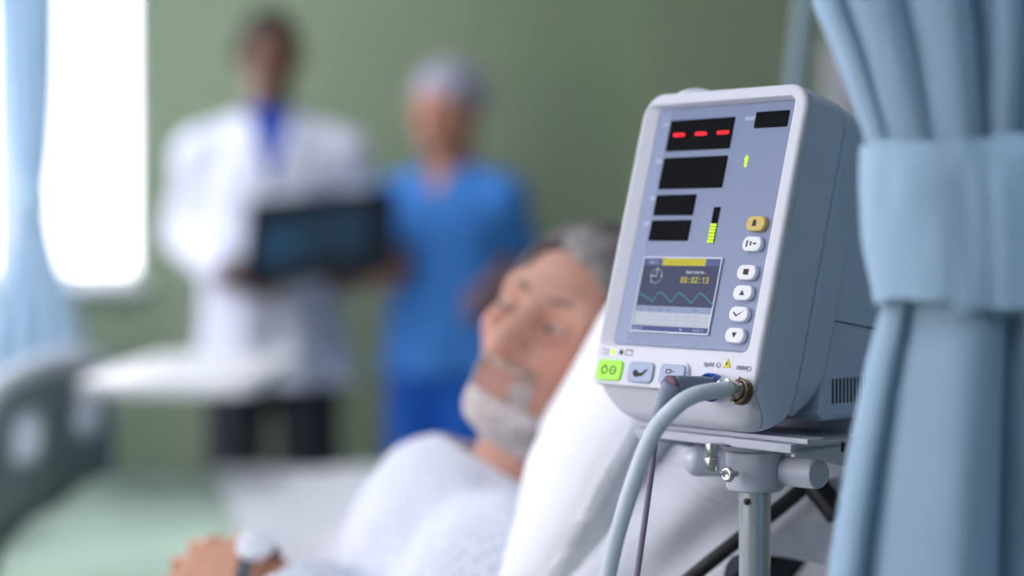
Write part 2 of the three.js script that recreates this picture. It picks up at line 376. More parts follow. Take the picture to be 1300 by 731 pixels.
// grey panel with its print
function canvasTex(w, h, draw) { const c = document.createElement('canvas'); c.width = w; c.height = h; const x = c.getContext('2d'); draw(x, w, h); const t = new THREE.CanvasTexture(c); t.colorSpace = THREE.SRGBColorSpace; t.anisotropy = 8; return t; }
const PW = 0.1467, PH = 0.1943;
const panelTex = canvasTex(1174, 1554, (x, w, h) => {
  const S = 8000; x.fillStyle = '#7d8aab'; x.fillRect(0, 0, w, h);
  x.fillStyle = '#8995b6'; x.fillRect(0, 0, 0.0135 * S, h);
  x.fillStyle = '#c3cbe0'; x.textAlign = 'right'; x.font = 'bold 34px sans-serif';
  const t = (s, u, v) => x.fillText(s, u * S, h - v * S);
  t('SYS', 0.0130, 0.1800); t('DIA', 0.0135, 0.1490); t('PR', 0.0140, 0.1180); t('SpO', 0.0140, 0.0975);
  x.font = 'bold 38px sans-serif'; t('MAP', 0.1060, 0.1805);
});
{
  const g = new THREE.PlaneGeometry(PW, PH).translate(PW / 2, PH / 2, -0.0020);
  const plate = part('panel', face(g), mat('panelPrint', '#ffffff', 0.34, { map: panelTex }), mon, 'blue grey control panel with small white captions');
  const disp = (u0, v0, u1, v1, label) => part('display', face(extrude(rrShape(u0, v0, u1, v1, 0.0006), 0.0011, 0.0003).translate(0, 0, -0.0020)), M.blackGlass, mon, label);
  const d1 = disp(0.0158, 0.1585, 0.0850, 0.1840, 'black display with three red dashes');
  disp(0.0160, 0.1270, 0.0850, 0.1528, 'unlit black display'); disp(0.0160, 0.1052, 0.0592, 0.1220, 'small unlit black display'); disp(0.0162, 0.0845, 0.0592, 0.1012, 'small unlit black display'); disp(0.1070, 0.1738, 0.1402, 0.1866, 'small unlit black display');
  mat('redGlow', '#c80010', 0.6, { emissive: '#ff0018', emissiveIntensity: 2.0 });
  for (const c of [0.0284, 0.0524, 0.0762]) part('red_dash', face(extrude(rrShape(c - 0.0062, 0.1702, c + 0.0062, 0.1728, 0.0012), 0.0005).translate(0, 0, -0.00085)), M.redGlow, d1);
  mat('limeGlow', '#a8cc00', 0.5, { emissive: '#c4f000', emissiveIntensity: 1.7 });
  const ar = new THREE.Shape([[0.1033, 0.1490], [0.1052, 0.1525], [0.1073, 0.1497], [0.1066, 0.1492], [0.1064, 0.1432], [0.1044, 0.1432], [0.1043, 0.1488]].map(([a, b]) => new THREE.Vector2(a, b)));
  part('arrow_light', face(extrude(ar, 0.0006).translate(0, 0, -0.0021)), M.limeGlow, mon, 'lit yellow green arrow');
  const bar = part('level_bar', face(extrude(rrShape(0.0812, 0.0825, 0.0877, 0.1114, 0.0003), 0.0007).translate(0, 0, -0.0021)), M.blackGlass, mon, 'dark bar with six lit green segments');
  for (let i = 0; i < 6; i++) part('segment', face(extrude(rrShape(0.0815, 0.0829 + i * 0.00265, 0.0874, 0.0829 + i * 0.00265 + 0.0018, 0.0002), 0.0005).translate(0, 0, -0.0015)), M.limeGlow, bar);
  // colour screen
  const sr = rrShape(0.0162, 0.0102, 0.1014, 0.0711, 0.0012); sr.holes.push(rrShape(0.0174, 0.0114, 0.1002, 0.0699, 0.0006, THREE.Path));
  part('screen_frame', face(extrude(sr, 0.0016, 0.0003).translate(0, 0, -0.0020)), M.plasticWhite, mon);
  const sw = 0.0832, sh = 0.0589;
  const scr = canvasTex(1248, 884, (x, w, h) => {
    const R = (c, a, b, cw, ch) => { x.fillStyle = c; x.fillRect(a * w, b * h, cw * w, ch * h); };
    R('#4a5074', 0, 0, 1, 1);
    R('#6672a6', 0, 0, 1, 0.10); R('#e6dc3c', 0.24, 0.005, 0.56, 0.095);
    x.fillStyle = '#c9d0ea'; x.font = 'bold 52px sans-serif'; x.textAlign = 'left'; x.fillText('ADU 1', 0.06 * w, 0.078 * h);
    x.fillStyle = '#bdb343'; x.font = '44px sans-serif'; x.fillText('NIBP wait for test', 0.32 * w, 0.075 * h);
    // clock
    x.strokeStyle = '#dfe4f2'; x.lineWidth = 9; const cx = 0.19 * w, cy = 0.245 * h, r = 0.07 * w;
    for (let k = 0; k < 12; k++) { x.beginPath(); x.arc(cx, cy, r, k * Math.PI / 6, k * Math.PI / 6 + 0.36); x.stroke(); }
    x.beginPath(); x.moveTo(cx, cy - r * 0.9); x.lineTo(cx, cy); x.lineTo(cx - r * 0.95, cy); x.stroke();
    for (const [a, b] of [[1, 0], [-1, 0], [0, -1], [-0.75, 0.75]]) { x.beginPath(); x.arc(cx + a * r, cy + b * r, 11, 0, 7); x.fillStyle = '#eef1fa'; x.fill(); }
    x.fillStyle = '#eef0fa'; x.font = 'bold 50px sans-serif'; x.fillText('Next test in...', 0.57 * w, 0.205 * h);
    x.fillStyle = '#f2e83c'; x.font = 'bold 96px monospace'; x.fillText('00:02:13', 0.515 * w, 0.33 * h);
    // wave
    x.strokeStyle = '#43b9c6'; x.lineWidth = 10; x.beginPath();
    x.moveTo(0, 0.49 * h);
    for (const [a, b] of [[0.06, 0.515], [0.15, 0.555], [0.20, 0.60], [0.235, 0.52], [0.265, 0.468], [0.31, 0.475], [0.38, 0.535], [0.445, 0.60], [0.485, 0.54], [0.525, 0.468], [0.57, 0.485], [0.65, 0.545], [0.715, 0.60], [0.755, 0.53], [0.79, 0.465], [0.83, 0.47], [0.90, 0.53], [0.965, 0.60], [1, 0.56]]) x.lineTo(a * w, b * h);
    x.stroke();
    R('#a9b8dc', 0, 0.655, 1, 0.085); R('#dfe6f8', 0, 0.74, 1, 0.185); R('#5a68a8', 0, 0.925, 1, 0.075);
    x.fillStyle = '#7f8fbe'; x.font = 'bold 40px sans-serif';
    ['SYS', 'DIA', 'MAP', 'PR'].forEach((s, i) => x.fillText(s, (0.04 + i * 0.125) * w, 0.715 * h)); x.fillText('Time', 0.74 * w, 0.715 * h);
    x.fillStyle = '#aab6d8';
    for (let j = 0; j < 3; j++) for (let i = 0; i < 7; i++) x.fillText(i > 3 ? '--:--' : '---', (0.04 + i * 0.125) * w, (0.79 + j * 0.055) * h);
    x.strokeStyle = '#b9c4e2'; x.lineWidth = 3; for (let j = 1; j < 4; j++) { x.beginPath(); x.moveTo(0, (0.74 + j * 0.055) * h); x.lineTo(w, (0.74 + j * 0.055) * h); x.stroke(); }
    x.fillStyle = '#e3e8f6'; x.font = '44px sans-serif'; x.fillText('Manual', 0.02 * w, 0.98 * h); x.fillText('00:02:13', 0.80 * w, 0.98 * h);
    x.beginPath(); x.moveTo(0.63 * w, 0.945 * h); x.lineTo(0.66 * w, 0.963 * h); x.lineTo(0.63 * w, 0.98 * h); x.fill();
  });
  part('screen', face(new THREE.PlaneGeometry(sw, sh).translate(0.0172 + sw / 2, 0.0113 + sh / 2, -0.0014)), mat('screenLit', '#0c0d12', 0.4, { specularIntensity: 0.3, emissive: '#ffffff', emissiveMap: scr, emissiveIntensity: 1.2 }), mon, 'small lit screen with a blue wave, timer and table');
  // right hand keys
  mat('keyWhite', '#eeeef3', 0.45); mat('keyYellow', '#d6ba66', 0.45); mat('inkDark', '#2b1f2c', 0.6);
  const key = (cu, cv, m, label) => part('key', face(extrude(rrShape(cu - 0.0095, cv - 0.0058, cu + 0.0095, cv + 0.0058, 0.0055), 0.0045, 0.0012, 12, 3).translate(0, 0, -0.0025)), m, mon, label);
  const ic = (pts, k, z = 0.0019) => part('symbol', face(extrude(new THREE.Shape(pts.map(([a, b]) => new THREE.Vector2(a, b))), 0.0003).translate(0, 0, z)), M.inkDark, k);
  const kU = 0.1302;
  const k1 = key(kU, 0.0972, M.keyYellow, 'yellow alarm key');
  ic([[kU - 0.0030, 0.0950], [kU + 0.0012, 0.0950], [kU + 0.0006, 0.0992], [kU - 0.0009, 0.1004], [kU - 0.0024, 0.0992]], k1); 
  const k2 = key(kU, 0.0814, M.keyWhite, 'white key with dark marks');
  ic([[kU - 0.0052, 0.0788], [kU - 0.0040, 0.0788], [kU - 0.0034, 0.0838], [kU - 0.0050, 0.0838]], k2); ic([[kU - 0.0014, 0.0798], [kU - 0.0002, 0.0798], [kU + 0.0002, 0.0830], [kU - 0.0014, 0.0830]], k2); ic([[kU + 0.0018, 0.0808], [kU + 0.0050, 0.0810], [kU + 0.0050, 0.0820], [kU + 0.0018, 0.0820]], k2);
  const k3 = key(kU, 0.0594, M.keyWhite, 'white stop key with a dark square'); ic([[kU - 0.0026, 0.0574], [kU + 0.0026, 0.0574], [kU + 0.0026, 0.0618], [kU - 0.0026, 0.0618]], k3);
  const k4 = key(kU, 0.0436, M.keyWhite, 'white key with an up arrow'); ic([[kU - 0.0024, 0.0416], [kU + 0.0024, 0.0416], [kU, 0.0456]], k4);
  const k5 = key(kU, 0.0273, M.keyWhite, 'white key with a tick'); ic([[kU - 0.0052, 0.0280], [kU - 0.0018, 0.0250], [kU + 0.0054, 0.0298], [kU - 0.0016, 0.0264], [kU - 0.0046, 0.0290]], k5);
  const k6 = key(kU, 0.0110, M.keyWhite, 'white key with a down arrow'); ic([[kU - 0.0024, 0.0130], [kU, 0.0088], [kU + 0.0024, 0.0130]], k6);
  // lower keys on a raised strip
  mat('keyGreen', '#a4ee3a', 0.35, { emissive: '#7ce018', emissiveIntensity: 0.38 }); mat('keyGrey', '#a9b6d0', 0.45);
  part('key_strip', face(extrude(rrShape(-0.0090, -0.0345, 0.0930, -0.0125, 0.006), 0.005, 0.0012).translate(0, 0, 0.0)), M.plasticWhite, mon);
  const lk = (u0, u1, m, label) => part('key', face(extrude(rrShape(u0, -0.0312, u1, -0.0148, 0.0042), 0.0042, 0.0011, 10, 3).translate(0, 0, 0.0028)), m, mon, label);
  const g1 = lk(-0.0050, 0.0232, M.keyGreen, 'lit green power key');
  const ring = (k, u, v, r, gap) => part('symbol', face(new THREE.TorusGeometry(r, 0.0005, 6, 30, Math.PI * 2 - gap).rotateZ(Math.PI / 2 + gap / 2).translate(u, v, 0.0071)), M.inkDark, k);
  ring(g1, 0.0045, -0.0232, 0.0031, 0.6); ring(g1, 0.0142, -0.0232, 0.0032, 0.01);
  part('symbol', face(box(0.0006, 0.003, 0.0003, 0.0045, -0.0200, 0.0071)), M.inkDark, g1); part('symbol', face(new THREE.SphereGeometry(0.0009, 12, 8).scale(1, 1, 0.3).translate(0.0142, -0.0232, 0.0071)), M.inkDark, g1);
  const g2 = lk(0.0305, 0.0580, M.keyGrey, 'pale blue key with a cuff symbol');
  ic([[0.0370, -0.0228], [0.0385, -0.0212], [0.0408, -0.0215], [0.0430, -0.0236], [0.0470, -0.0232], [0.0500, -0.0208], [0.0528, -0.0204], [0.0508, -0.0226], [0.0478, -0.0258], [0.0430, -0.0268], [0.0395, -0.0270], [0.0372, -0.0252]], g2, 0.0069);
  const g3 = lk(0.0650, 0.0915, M.keyGrey, 'pale blue key above the grey plug');
  { const s = rrShape(0.0722, -0.0225, 0.0778, -0.0190, 0.0008); s.holes.push(rrShape(0.0729, -0.0218, 0.0771, -0.0197, 0.0004, THREE.Path)); part('symbol', face(extrude(s, 0.0003).translate(0, 0, 0.0069)), M.inkDark, g3); part('symbol', face(box(0.004, 0.0006, 0.0003, 0.0800, -0.0207, 0.0070)), M.inkDark, g3); }
  // indicator lights and their marks
  const dot = (u, v, m, n, l) => part(n, face(new THREE.SphereGeometry(0.0021, 20, 12).scale(1, 1, 0.35).translate(u, v, 0.0036)), m, mon, l);
  dot(0.0062, -0.0078, M.limeGlow, 'indicator_light', 'lit yellow green indicator'); dot(0.0160, -0.0078, M.blackPlastic, 'indicator_light', 'unlit dark indicator');
  mat('inkGrey', '#5d6274', 0.6);
  mat('inkPale', '#9ea3b6', 0.6);
  const mk = (g, m = M.inkGrey) => part('mark', face(g), m, mon);
  const line = (pts) => tube(pts.map(([a, b]) => V(a, b, 0.0036)), 0.00028, 16, 5);
  mk(join([line([[-0.0060, -0.0066], [-0.0040, -0.0058], [-0.0025, -0.0072], [0.0010, -0.0066], [0.0010, -0.0096], [-0.0060, -0.0094]])]));
  { const s = rrShape(0.0205, -0.0100, 0.0290, -0.0058, 0.0004); s.holes.push(rrShape(0.0211, -0.0094, 0.0284, -0.0064, 0.0003, THREE.Path)); mk(extrude(s, 0.0003).translate(0, 0, 0.0034)); mk(box(0.0014, 0.0008, 0.0003, 0.0224, -0.0054, 0.0036)); mk(box(0.0014, 0.0008, 0.0003, 0.0270, -0.0054, 0.0036)); }
  const font = await new FontLoader().loadAsync('fonts/droid/droid_sans_bold.typeface.json');
  const txt = (s, u, v, size) => mk(new TextGeometry(s, { font, size, depth: 0.0003, curveSegments: 3 }).translate(u, v, 0.0034), M.inkPale);
  txt('SpO2', 0.1065, -0.0140, 0.0032); txt('NIBP', 0.1400, -0.0150, 0.0032);
  ringMark(0.1218, -0.0126); ringMark(0.1525, -0.0138);
  function ringMark(u, v) { mk(new THREE.TorusGeometry(0.0018, 0.0003, 5, 20).translate(u, v, 0.0036), M.inkPale); }
  part('warning_sign', face(extrude(new THREE.Shape([[0.1266, -0.0140], [0.1342, -0.0140], [0.1304, -0.0070]].map(([a, b]) => new THREE.Vector2(a, b))), 0.0005, 0.0001).translate(0, 0, 0.0034)), mat('signYellow', '#e2cf2a', 0.5), mon, 'yellow warning triangle');
  part('mark', face(box(0.0006, 0.0028, 0.0003, 0.1304, -0.0112, 0.0042)), M.inkDark, mon);
  // sockets and plugs
  const nrm = fpt(0, 0, 1);
  part('sensor_socket', lathe([[0, 0], [0.0106, 0], [0.0108, 0.002], [0.0098, 0.008], [0.0080, 0.0084], [0.0078, 0.002], [0, 0.002]], fpt(0.1195, -0.0300, 0.0020), nrm), M.blueRing, mon, 'blue round socket ring');
  part('hose_socket', lathe([[0, 0], [0.0096, 0], [0.0100, 0.0015], [0.0100, 0.006], [0.0092, 0.0075], [0.0076, 0.0075], [0.0070, 0.003], [0, 0.003]], fpt(0.1500, -0.0315, 0.0015), nrm), mat('brass', '#8d7566', 0.3, { metalness: 1 }), mon, 'bronze metal hose socket');
  for (let k = 0; k < 2; k++) part('socket_pin', rod(fpt(0.1500, -0.0315 + (k ? -0.0086 : 0.0086), 0.009), fpt(0.1500, -0.0315 + (k ? -0.0105 : 0.0105), 0.010), 0.0014), M.chrome, mon);
}
// air hose with its metal coupling
{
  const n = fpt(0, 0, 1);
  mon.updateMatrixWorld(true);
  const F = (u, v, w) => fpt(u, v, w).applyMatrix4(mon.matrixWorld), N = n.clone().transformDirection(mon.matrixWorld);
  const h = thing('air_hose', 'thick pale grey air hose plugged into the metal socket', 'hose');
  const pts = [F(0.1500, -0.0315, 0.018), at(915, 495, 1.358), at(900, 497, 1.349), at(883, 501, 1.340), at(874, 505, 1.337), at(864, 511, 1.333), at(850, 523.5, 1.33), at(838, 536, 1.33), at(826, 556, 1.33), at(814, 584, 1.333), at(802, 618, 1.336), at(789, 660, 1.34), at(777, 706, 1.345), at(768, 750, 1.35), at(756, 810, 1.37), at(735, 880, 1.41), V(0.01, 0.79, -1.47), V(-0.08, 0.72, -1.52), V(-0.17, 0.665, -1.57), V(-0.215, 0.645, -1.63), V(-0.195, 0.655, -1.68), V(-0.15, 0.69, -1.71)];
  part('tube', tube(pts, 0.0060, 200, 20), M.hose, h);
  part('coupling', lathe([[0, 0], [0.0070, 0], [0.0072, 0.006], [0.0060, 0.0075], [0.0060, 0.010], [0.0070, 0.011], [0.0070, 0.016], [0.0066, 0.018], [0.0064, 0.021], [0, 0.021]], F(0.1500, -0.0315, 0.004), N), M.chrome, h, 'shiny metal coupling');
  const s = thing('sensor_cable', 'thin mauve sensor cable with dark grey plug in the blue socket', 'cable');
  const q = new THREE.Quaternion().setFromUnitVectors(V(0, 0, 1), N), up = V(0, 1, 0);
  const s0 = F(0.1195, -0.0300, 0.005), e9 = at(852, 490, 1.372), N2 = e9.clone().sub(s0).normalize(), pl0 = s0.distanceTo(e9);
  const X2 = V(0, 1, 0).cross(N2).normalize(), Y2 = N2.clone().cross(X2);
  const pg = extrude(rrShape(-0.0078, -0.0078, 0.0078, 0.0078, 0.003), pl0, 0.0015).applyMatrix4(new THREE.Matrix4().makeBasis(X2, Y2, N2).setPosition(s0));
  part('plug', pg, mat('plugGrey', '#6e7a90', 0.5), s, 'dark slate grey plug body');
  const e0 = e9.clone().addScaledVector(N2, -0.004), e1 = e9.clone().addScaledVector(N2, 0.004);
  part('plug_collar', lathe([[0, 0], [0.0070, 0], [0.0076, 0.001], [0.0076, 0.006], [0.0064, 0.008], [0, 0.008]], e0, N2), mat('plugMauve', '#6a4f66', 0.5), s, 'dark mauve collar');
  const cp = [at(850, 493, 1.368), at(843, 507, 1.368), at(838, 520, 1.368), at(834.5, 538, 1.368), at(831, 565, 1.37), at(826, 605, 1.372), at(820, 650, 1.375), at(813, 700, 1.378), at(808, 735, 1.38), at(798, 820, 1.40), at(772, 900, 1.44), V(0.02, 0.76, -1.49), V(-0.09, 0.69, -1.535), V(-0.20, 0.625, -1.58), V(-0.262, 0.60, -1.64), V(-0.25, 0.61, -1.70), V(-0.16, 0.69, -1.73)];
  part('strain_relief', lathe([[0, -0.002], [0.0062, -0.002], [0.0068, 0.006], [0.0050, 0.010], [0.0056, 0.012], [0.0040, 0.018], [0.0044, 0.020], [0.0030, 0.028], [0, 0.028]], at(851, 491, 1.368), at(836, 524, 1.370).sub(at(851, 491, 1.368))), mat('plugLilac', '#8790a6', 0.5), s, 'ribbed grey strain relief');
  part('cable', tube(cp, 0.0023, 160, 12), M.cablePurple, s);
}
// ---------------------------------------------------------------- stand under the monitor
{
  const st = thing('monitor_stand', 'pale metal pole stand with tray and clamp collar under the monitor', 'stand', [MO[0], 0, MO[2]], -YAW);
  const TY = EYE - 0.1513, Z = -0.018;                   // tray top, front edge at z = Z in the stand's own frame
  const u0 = 0.007, u1 = 0.1715;
  // shallow tray: top plate, then two deep side flanges
  part('tray', rbox(u1 - u0, 0.0072, 0.142, 0.0012, (u0 + u1) / 2, TY - 0.0036, Z - 0.071), M.aluPaint, st);
  const fl = new THREE.Shape(); fl.moveTo(0.004, 0); fl.lineTo(0.142, 0); fl.lineTo(0.142, -0.021); fl.lineTo(0.085, -0.021); fl.bezierCurveTo(0.06, -0.020, 0.035, -0.009, 0.004, -0.007);
  for (const u of [u0, u1 - 0.004]) {
    const f = part('tray_flange', extrude(fl, 0.004, 0.0006, 16).rotateY(Math.PI / 2).translate(u, TY - 0.0030, Z), M.aluPaint, st);
    if (u > 0.1) for (const b of [0.058, 0.081]) part('screw_hole', join([rod(V(u1 - 0.0005, TY - 0.0085, Z - b), V(u1 + 0.0006, TY - 0.0085, Z - b), 0.0017), box(0.001, 0.006, 0.0022, u1 + 0.0002, TY - 0.0055, Z - b)]), M.blackPlastic, f);
  }
  // rails that carry the monitor
  part('rail', rbox(0.176, 0.0042, 0.018, 0.001, 0.095, TY + 0.0021, Z - 0.014), M.aluPaint, st);
  part('rail', rbox(0.176, 0.0128, 0.014, 0.001, 0.095, TY + 0.0062, Z - 0.100), M.aluPaint, st);
  part('spacer', rbox(0.05, 0.0052, 0.02, 0.001, 0.075, TY + 0.0027, Z - 0.034), M.aluPaint, st);
  // collar, knob, plunger, screw and pole under the tray
  const C = at(958.5, 600, 1.455), inv = new THREE.Matrix4().makeRotationY(YAW).multiply(new THREE.Matrix4().makeTranslation(-MO[0], 0, -MO[2]));
  const L = (p) => p.clone().applyMatrix4(inv), c = L(C);
  const ck = (py) => at(958.5, py, 1.455).y;
  part('collar', lathe([[0, 0], [0.0200, 0], [0.0222, 0.002], [0.0222, 0.027], [0.0240, 0.031], [0.0240, ck(572) - ck(622)], [0, ck(572) - ck(622)]], V(c.x, ck(622), c.z), V(0, 1, 0), 56), M.aluPaint, st, 'round pale grey clamp collar');
  part('mount_plate', lathe([[0, 0], [0.022, 0], [0.031, 0.008], [0.031, TY - 0.0072 - ck(574)], [0, TY - 0.0072 - ck(574)]], V(c.x, ck(574), c.z), V(0, 1, 0), 48), M.aluPaint, st);
  part('pole', rod(V(c.x, 0.09, c.z), V(c.x, ck(615), c.z), 0.0122, 0.001, 48), M.alu, st, 'brushed aluminium pole');
  const hp = L(at(947, 637, 1.443)); part('pole_hole', rod(hp, hp.clone().add(V(c.x - hp.x, 0, c.z - hp.z).multiplyScalar(0.2)), 0.0027), M.blackPlastic, st);
  const ka = L(at(990, 597, 1.452)), kb = L(at(1041, 602, 1.415)), kd = kb.clone().sub(ka).normalize(), kl = ka.distanceTo(kb);
  const knob = part('knob', lathe([[0, 0], [0.0098, 0], [0.0108, 0.001], [0.0108, kl - 0.002], [0.0096, kl], [0, kl]], ka, kd, 48), M.aluPaint, st, 'grey ribbed clamping knob');
  { // ribs round the knob
    const q = new THREE.Quaternion().setFromUnitVectors(V(0, 1, 0), kd), gs = [];
    for (let i = 0; i < 40; i++) { const a = i / 40 * Math.PI * 2; gs.push(new THREE.BoxGeometry(0.0008, kl - 0.006, 0.0008).translate(Math.cos(a) * 0.0108, kl / 2, Math.sin(a) * 0.0108)); }
    part('knob_ribs', join(gs).applyQuaternion(q).translate(ka.x, ka.y, ka.z), M.aluPaint, knob).userData.kind = 'stuff';
  }
  const lb = L(at(905, 585, 1.475)); part('clamp_body', rbox(0.045, 0.024, 0.024, 0.0105, 0, 0, 0).rotateY(YAW).translate(lb.x, lb.y, lb.z), M.aluPaint, st);
  const pa = L(at(904, 562, 1.437)), pm = L(at(904, 580, 1.437)), pb = L(at(904, 597, 1.437));
  const pl = part('plunger', rod(pa, pm, 0.0050), M.chrome, st, 'shiny steel locking plunger'); part('plunger_sleeve', rod(pm, pb, 0.0060), M.chrome, pl);
  const sa = L(at(936, 601, 1.434)), sb = L(at(921, 602.5, 1.424)), sc = L(at(925, 602, 1.427));
  part('screw', join([rod(sa, sc, 0.0027), lathe([[0, 0], [0.0058, 0], [0.006, 0.001], [0.0050, 0.0036], [0.0028, 0.0038], [0.0026, 0.002], [0, 0.002]], sc, sb.clone().sub(sa))]), M.chrome, st, 'steel clamp screw');
  // foot of the stand
  const ft = part('foot_hub', lathe([[0, 0.06], [0.04, 0.06], [0.045, 0.075], [0.03, 0.1], [0, 0.1]], V(c.x, 0, c.z), V(0, 1, 0)), M.aluPaint, st);
  for (let i = 0; i < 5; i++) {
    const a = i * Math.PI * 2 / 5 + 0.25, e = V(c.x + Math.cos(a) * 0.27, 0.066, c.z + Math.sin(a) * 0.27);
    const leg = part('leg', rod(V(c.x + Math.cos(a) * 0.03, 0.078, c.z + Math.sin(a) * 0.03), e, 0.014, 0.002, 20, 0.010), M.aluPaint, st);
    part('castor', join([rod(V(e.x - 0.008, 0.026, e.z), V(e.x + 0.008, 0.026, e.z), 0.026, 0.003), cyl(0.006, 0.006, 0.03, e.x, 0.05, e.z)]), M.blackPlastic, leg);
  }
}

// ---------------------------------------------------------------- tied curtains
fabric('curtainBlue', '#b4d3ec', 1, 0.00035, { bumpMap: rep(tWeave, 60) });
// arches between valleys: s from 0 to 1 across the cloth
function pleats(valleys) {
  return (s) => {
    for (let i = 1; i < valleys.length; i++) if (s <= valleys[i][0] || i === valleys.length - 1) {
      const [a] = valleys[i - 1], [b] = valleys[i], t = clamp((s - a) / (b - a), 0, 1), d0 = valleys[i - 1][1], d1 = valleys[i][1];
      const arch = Math.pow(4 * t * (1 - t), 0.55);
      return arch * Math.sqrt((b - a) * 4) - (1 - arch) * mix(d0, d1, t);
    }
    return 0;
  };
}
function tiedCurtain(o) {
  const g = thing('curtain', o.label, 'curtain');
  const xl = curve1(o.left), xr = curve1(o.right), amp = curve1(o.amp), upper = pleats(o.upper), lower = pleats(o.lower);
  const fn = (u, v) => {
    const y = mix(o.top, o.bottom, v), a = xl(y), b = xr(y), k = sstep(o.tie[0] - 0.02, o.tie[1] + 0.02, y);
    const ss = u + 0.008 * noise(y * 3, u * 4, o.seed);
    const pz = mix(lower(ss), upper(ss), k) + 0.10 * noise(u * 9, y * 5, o.seed + 3);
    const bow = o.bow * (1 - (2 * u - 1) ** 2);           // the bunch is round, its middle comes forward
    const A = amp(y);
    return V(mix(a, b, u), y, o.z + bow + A * pz - A * 0.6);
  };
  part('drape', cloth(fn, 220, 150, 0.0022, [o.cloth ?? 1, 2.3]), M.curtainBlue, g);
  // the tieback is a flat band drawn round the bunch
  const yc = (o.tie[0] + o.tie[1]) / 2, cx = (xl(yc) + xr(yc)) / 2, hy = (o.tie[1] - o.tie[0]) / 2;
  const band = (a0, a1, off, drop, n) => cloth((u, v) => {
    const a = mix(a0, a1, u), y = yc + hy * (1 - 2 * v) * (1 + drop * Math.cos(a - o.flap)) + 0.0022 * noise(u * 14, v * 2, o.seed + 8);
    const hw = (xr(y) - xl(y)) / 2 + 0.004 + off, hd = o.bandDepth + off;
    const c = Math.cos(a), s = Math.sin(a), e = 0.78, bul = 0.004 * (1 - (2 * v - 1) ** 2) + 0.0016 * noise(u * 24, v * 3.1, o.seed + 5);
    const X = Math.sign(c) * Math.pow(Math.abs(c), e) * (hw + bul), Zz = Math.sign(s) * Math.pow(Math.abs(s), e) * (hd + bul);
    return V(((xl(y) + xr(y)) / 2) + X, y, o.z + o.bandZ + Zz);
  }, n, 16, 0.004, [0.4, 0.1]);
  const t = part('tieback', band(Math.PI * 2, 0, 0, 0, 120), M.curtainBlue, g, 'flat blue tieback band');
  part('tieback_flap', band(o.flap, 0.15, 0.0045, 0.06, 60), M.curtainBlue, t, 'overlapping end of the band');
  return g;
}
{ // the curtain beside the monitor, 1.17 m from the lens
  const D = 1.15, X = (px) => (px - 650) / FPX * D, Y = (py) => EYE - (py - 301.7) / FPX * D;
  const L = [[-2300, 700], [-900, 900], [-300, 985], [-100, 1020], [0, 1039], [60, 1064], [120, 1085], [180, 1105], [230, 1112], [300, 1121], [375, 1128], [400, 1124], [453, 1110], [565, 1088], [665, 1071], [731, 1062], [1100, 1015], [1700, 960], [2500, 920]];
  const R = [[-2300, 1900], [-900, 1650], [-300, 1540], [0, 1490], [180, 1425], [300, 1418], [375, 1414], [453, 1430], [731, 1480], [1700, 1600], [2500, 1650]];
  const f = (a) => a.map(([p, x]) => [Y(p), X(x)]).sort((p, q) => p[0] - q[0]);
  tiedCurtain({
    label: 'light blue curtain gathered by a wide tieback beside the monitor', top: 2.44, bottom: 0.12, z: -D, left: f(L), right: f(R),
    amp: [[0.1, 0.050], [Y(731), 0.026], [Y(450), 0.018], [Y(380), 0.011], [Y(280), 0.008], [Y(180), 0.012], [Y(60), 0.021], [Y(-300), 0.034], [2.4, 0.05]],
    tie: [Y(381), Y(184)], upper: [[0, 0.3], [0.065, 0.18], [0.215, 0.0], [0.42, 1.1], [0.565, 1.0], [0.74, 0.9], [0.87, 0.7], [1, 0.3]], lower: [[0, 0.3], [0.10, 0.7], [0.52, 1.5], [0.68, 0.8], [0.84, 0.8], [1, 0.3]],
    seed: 11, bow: 0.028, bandDepth: 0.044, bandZ: -0.004, flap: 2.02, cloth: 1.2,
  });
}
{ // the curtain at the far window
  const D = 5.48, X = (px) => (px - 650) / FPX * D, Y = (py) => EYE - (py - 301.7) / FPX * D;
  const L = [[-600, -70], [-100, -22], [0, -14], [120, -2], [200, 6], [255, 11], [300, 8], [350, -3], [450, -28], [731, -52], [900, -60]];
  const R = [[-600, 95], [-100, 82], [0, 78], [120, 75], [200, 70], [255, 64], [300, 70], [350, 82], [400, 93], [450, 104], [600, 122], [900, 135]];
  const f = (a) => a.map(([p, x]) => [Y(p), X(x)]).sort((p, q) => p[0] - q[0]);
  tiedCurtain({
    label: 'light blue curtain tied back in front of the bright far window', top: 2.44, bottom: 0.12, z: -D, left: f(L), right: f(R),
    amp: [[0.1, 0.05], [Y(450), 0.035], [Y(300), 0.02], [Y(255), 0.015], [Y(200), 0.02], [Y(0), 0.04], [2.4, 0.05]],
    tie: [Y(272), Y(238)], upper: [[0, 0.3], [0.2, 0.8], [0.42, 0.8], [0.66, 0.9], [0.85, 0.6], [1, 0.3]], lower: [[0, 0.3], [0.22, 0.8], [0.45, 0.6], [0.7, 0.8], [1, 0.3]],
    seed: 23, bow: 0.03, bandDepth: 0.045, bandZ: 0, flap: 2.3, cloth: 1,
  });
}
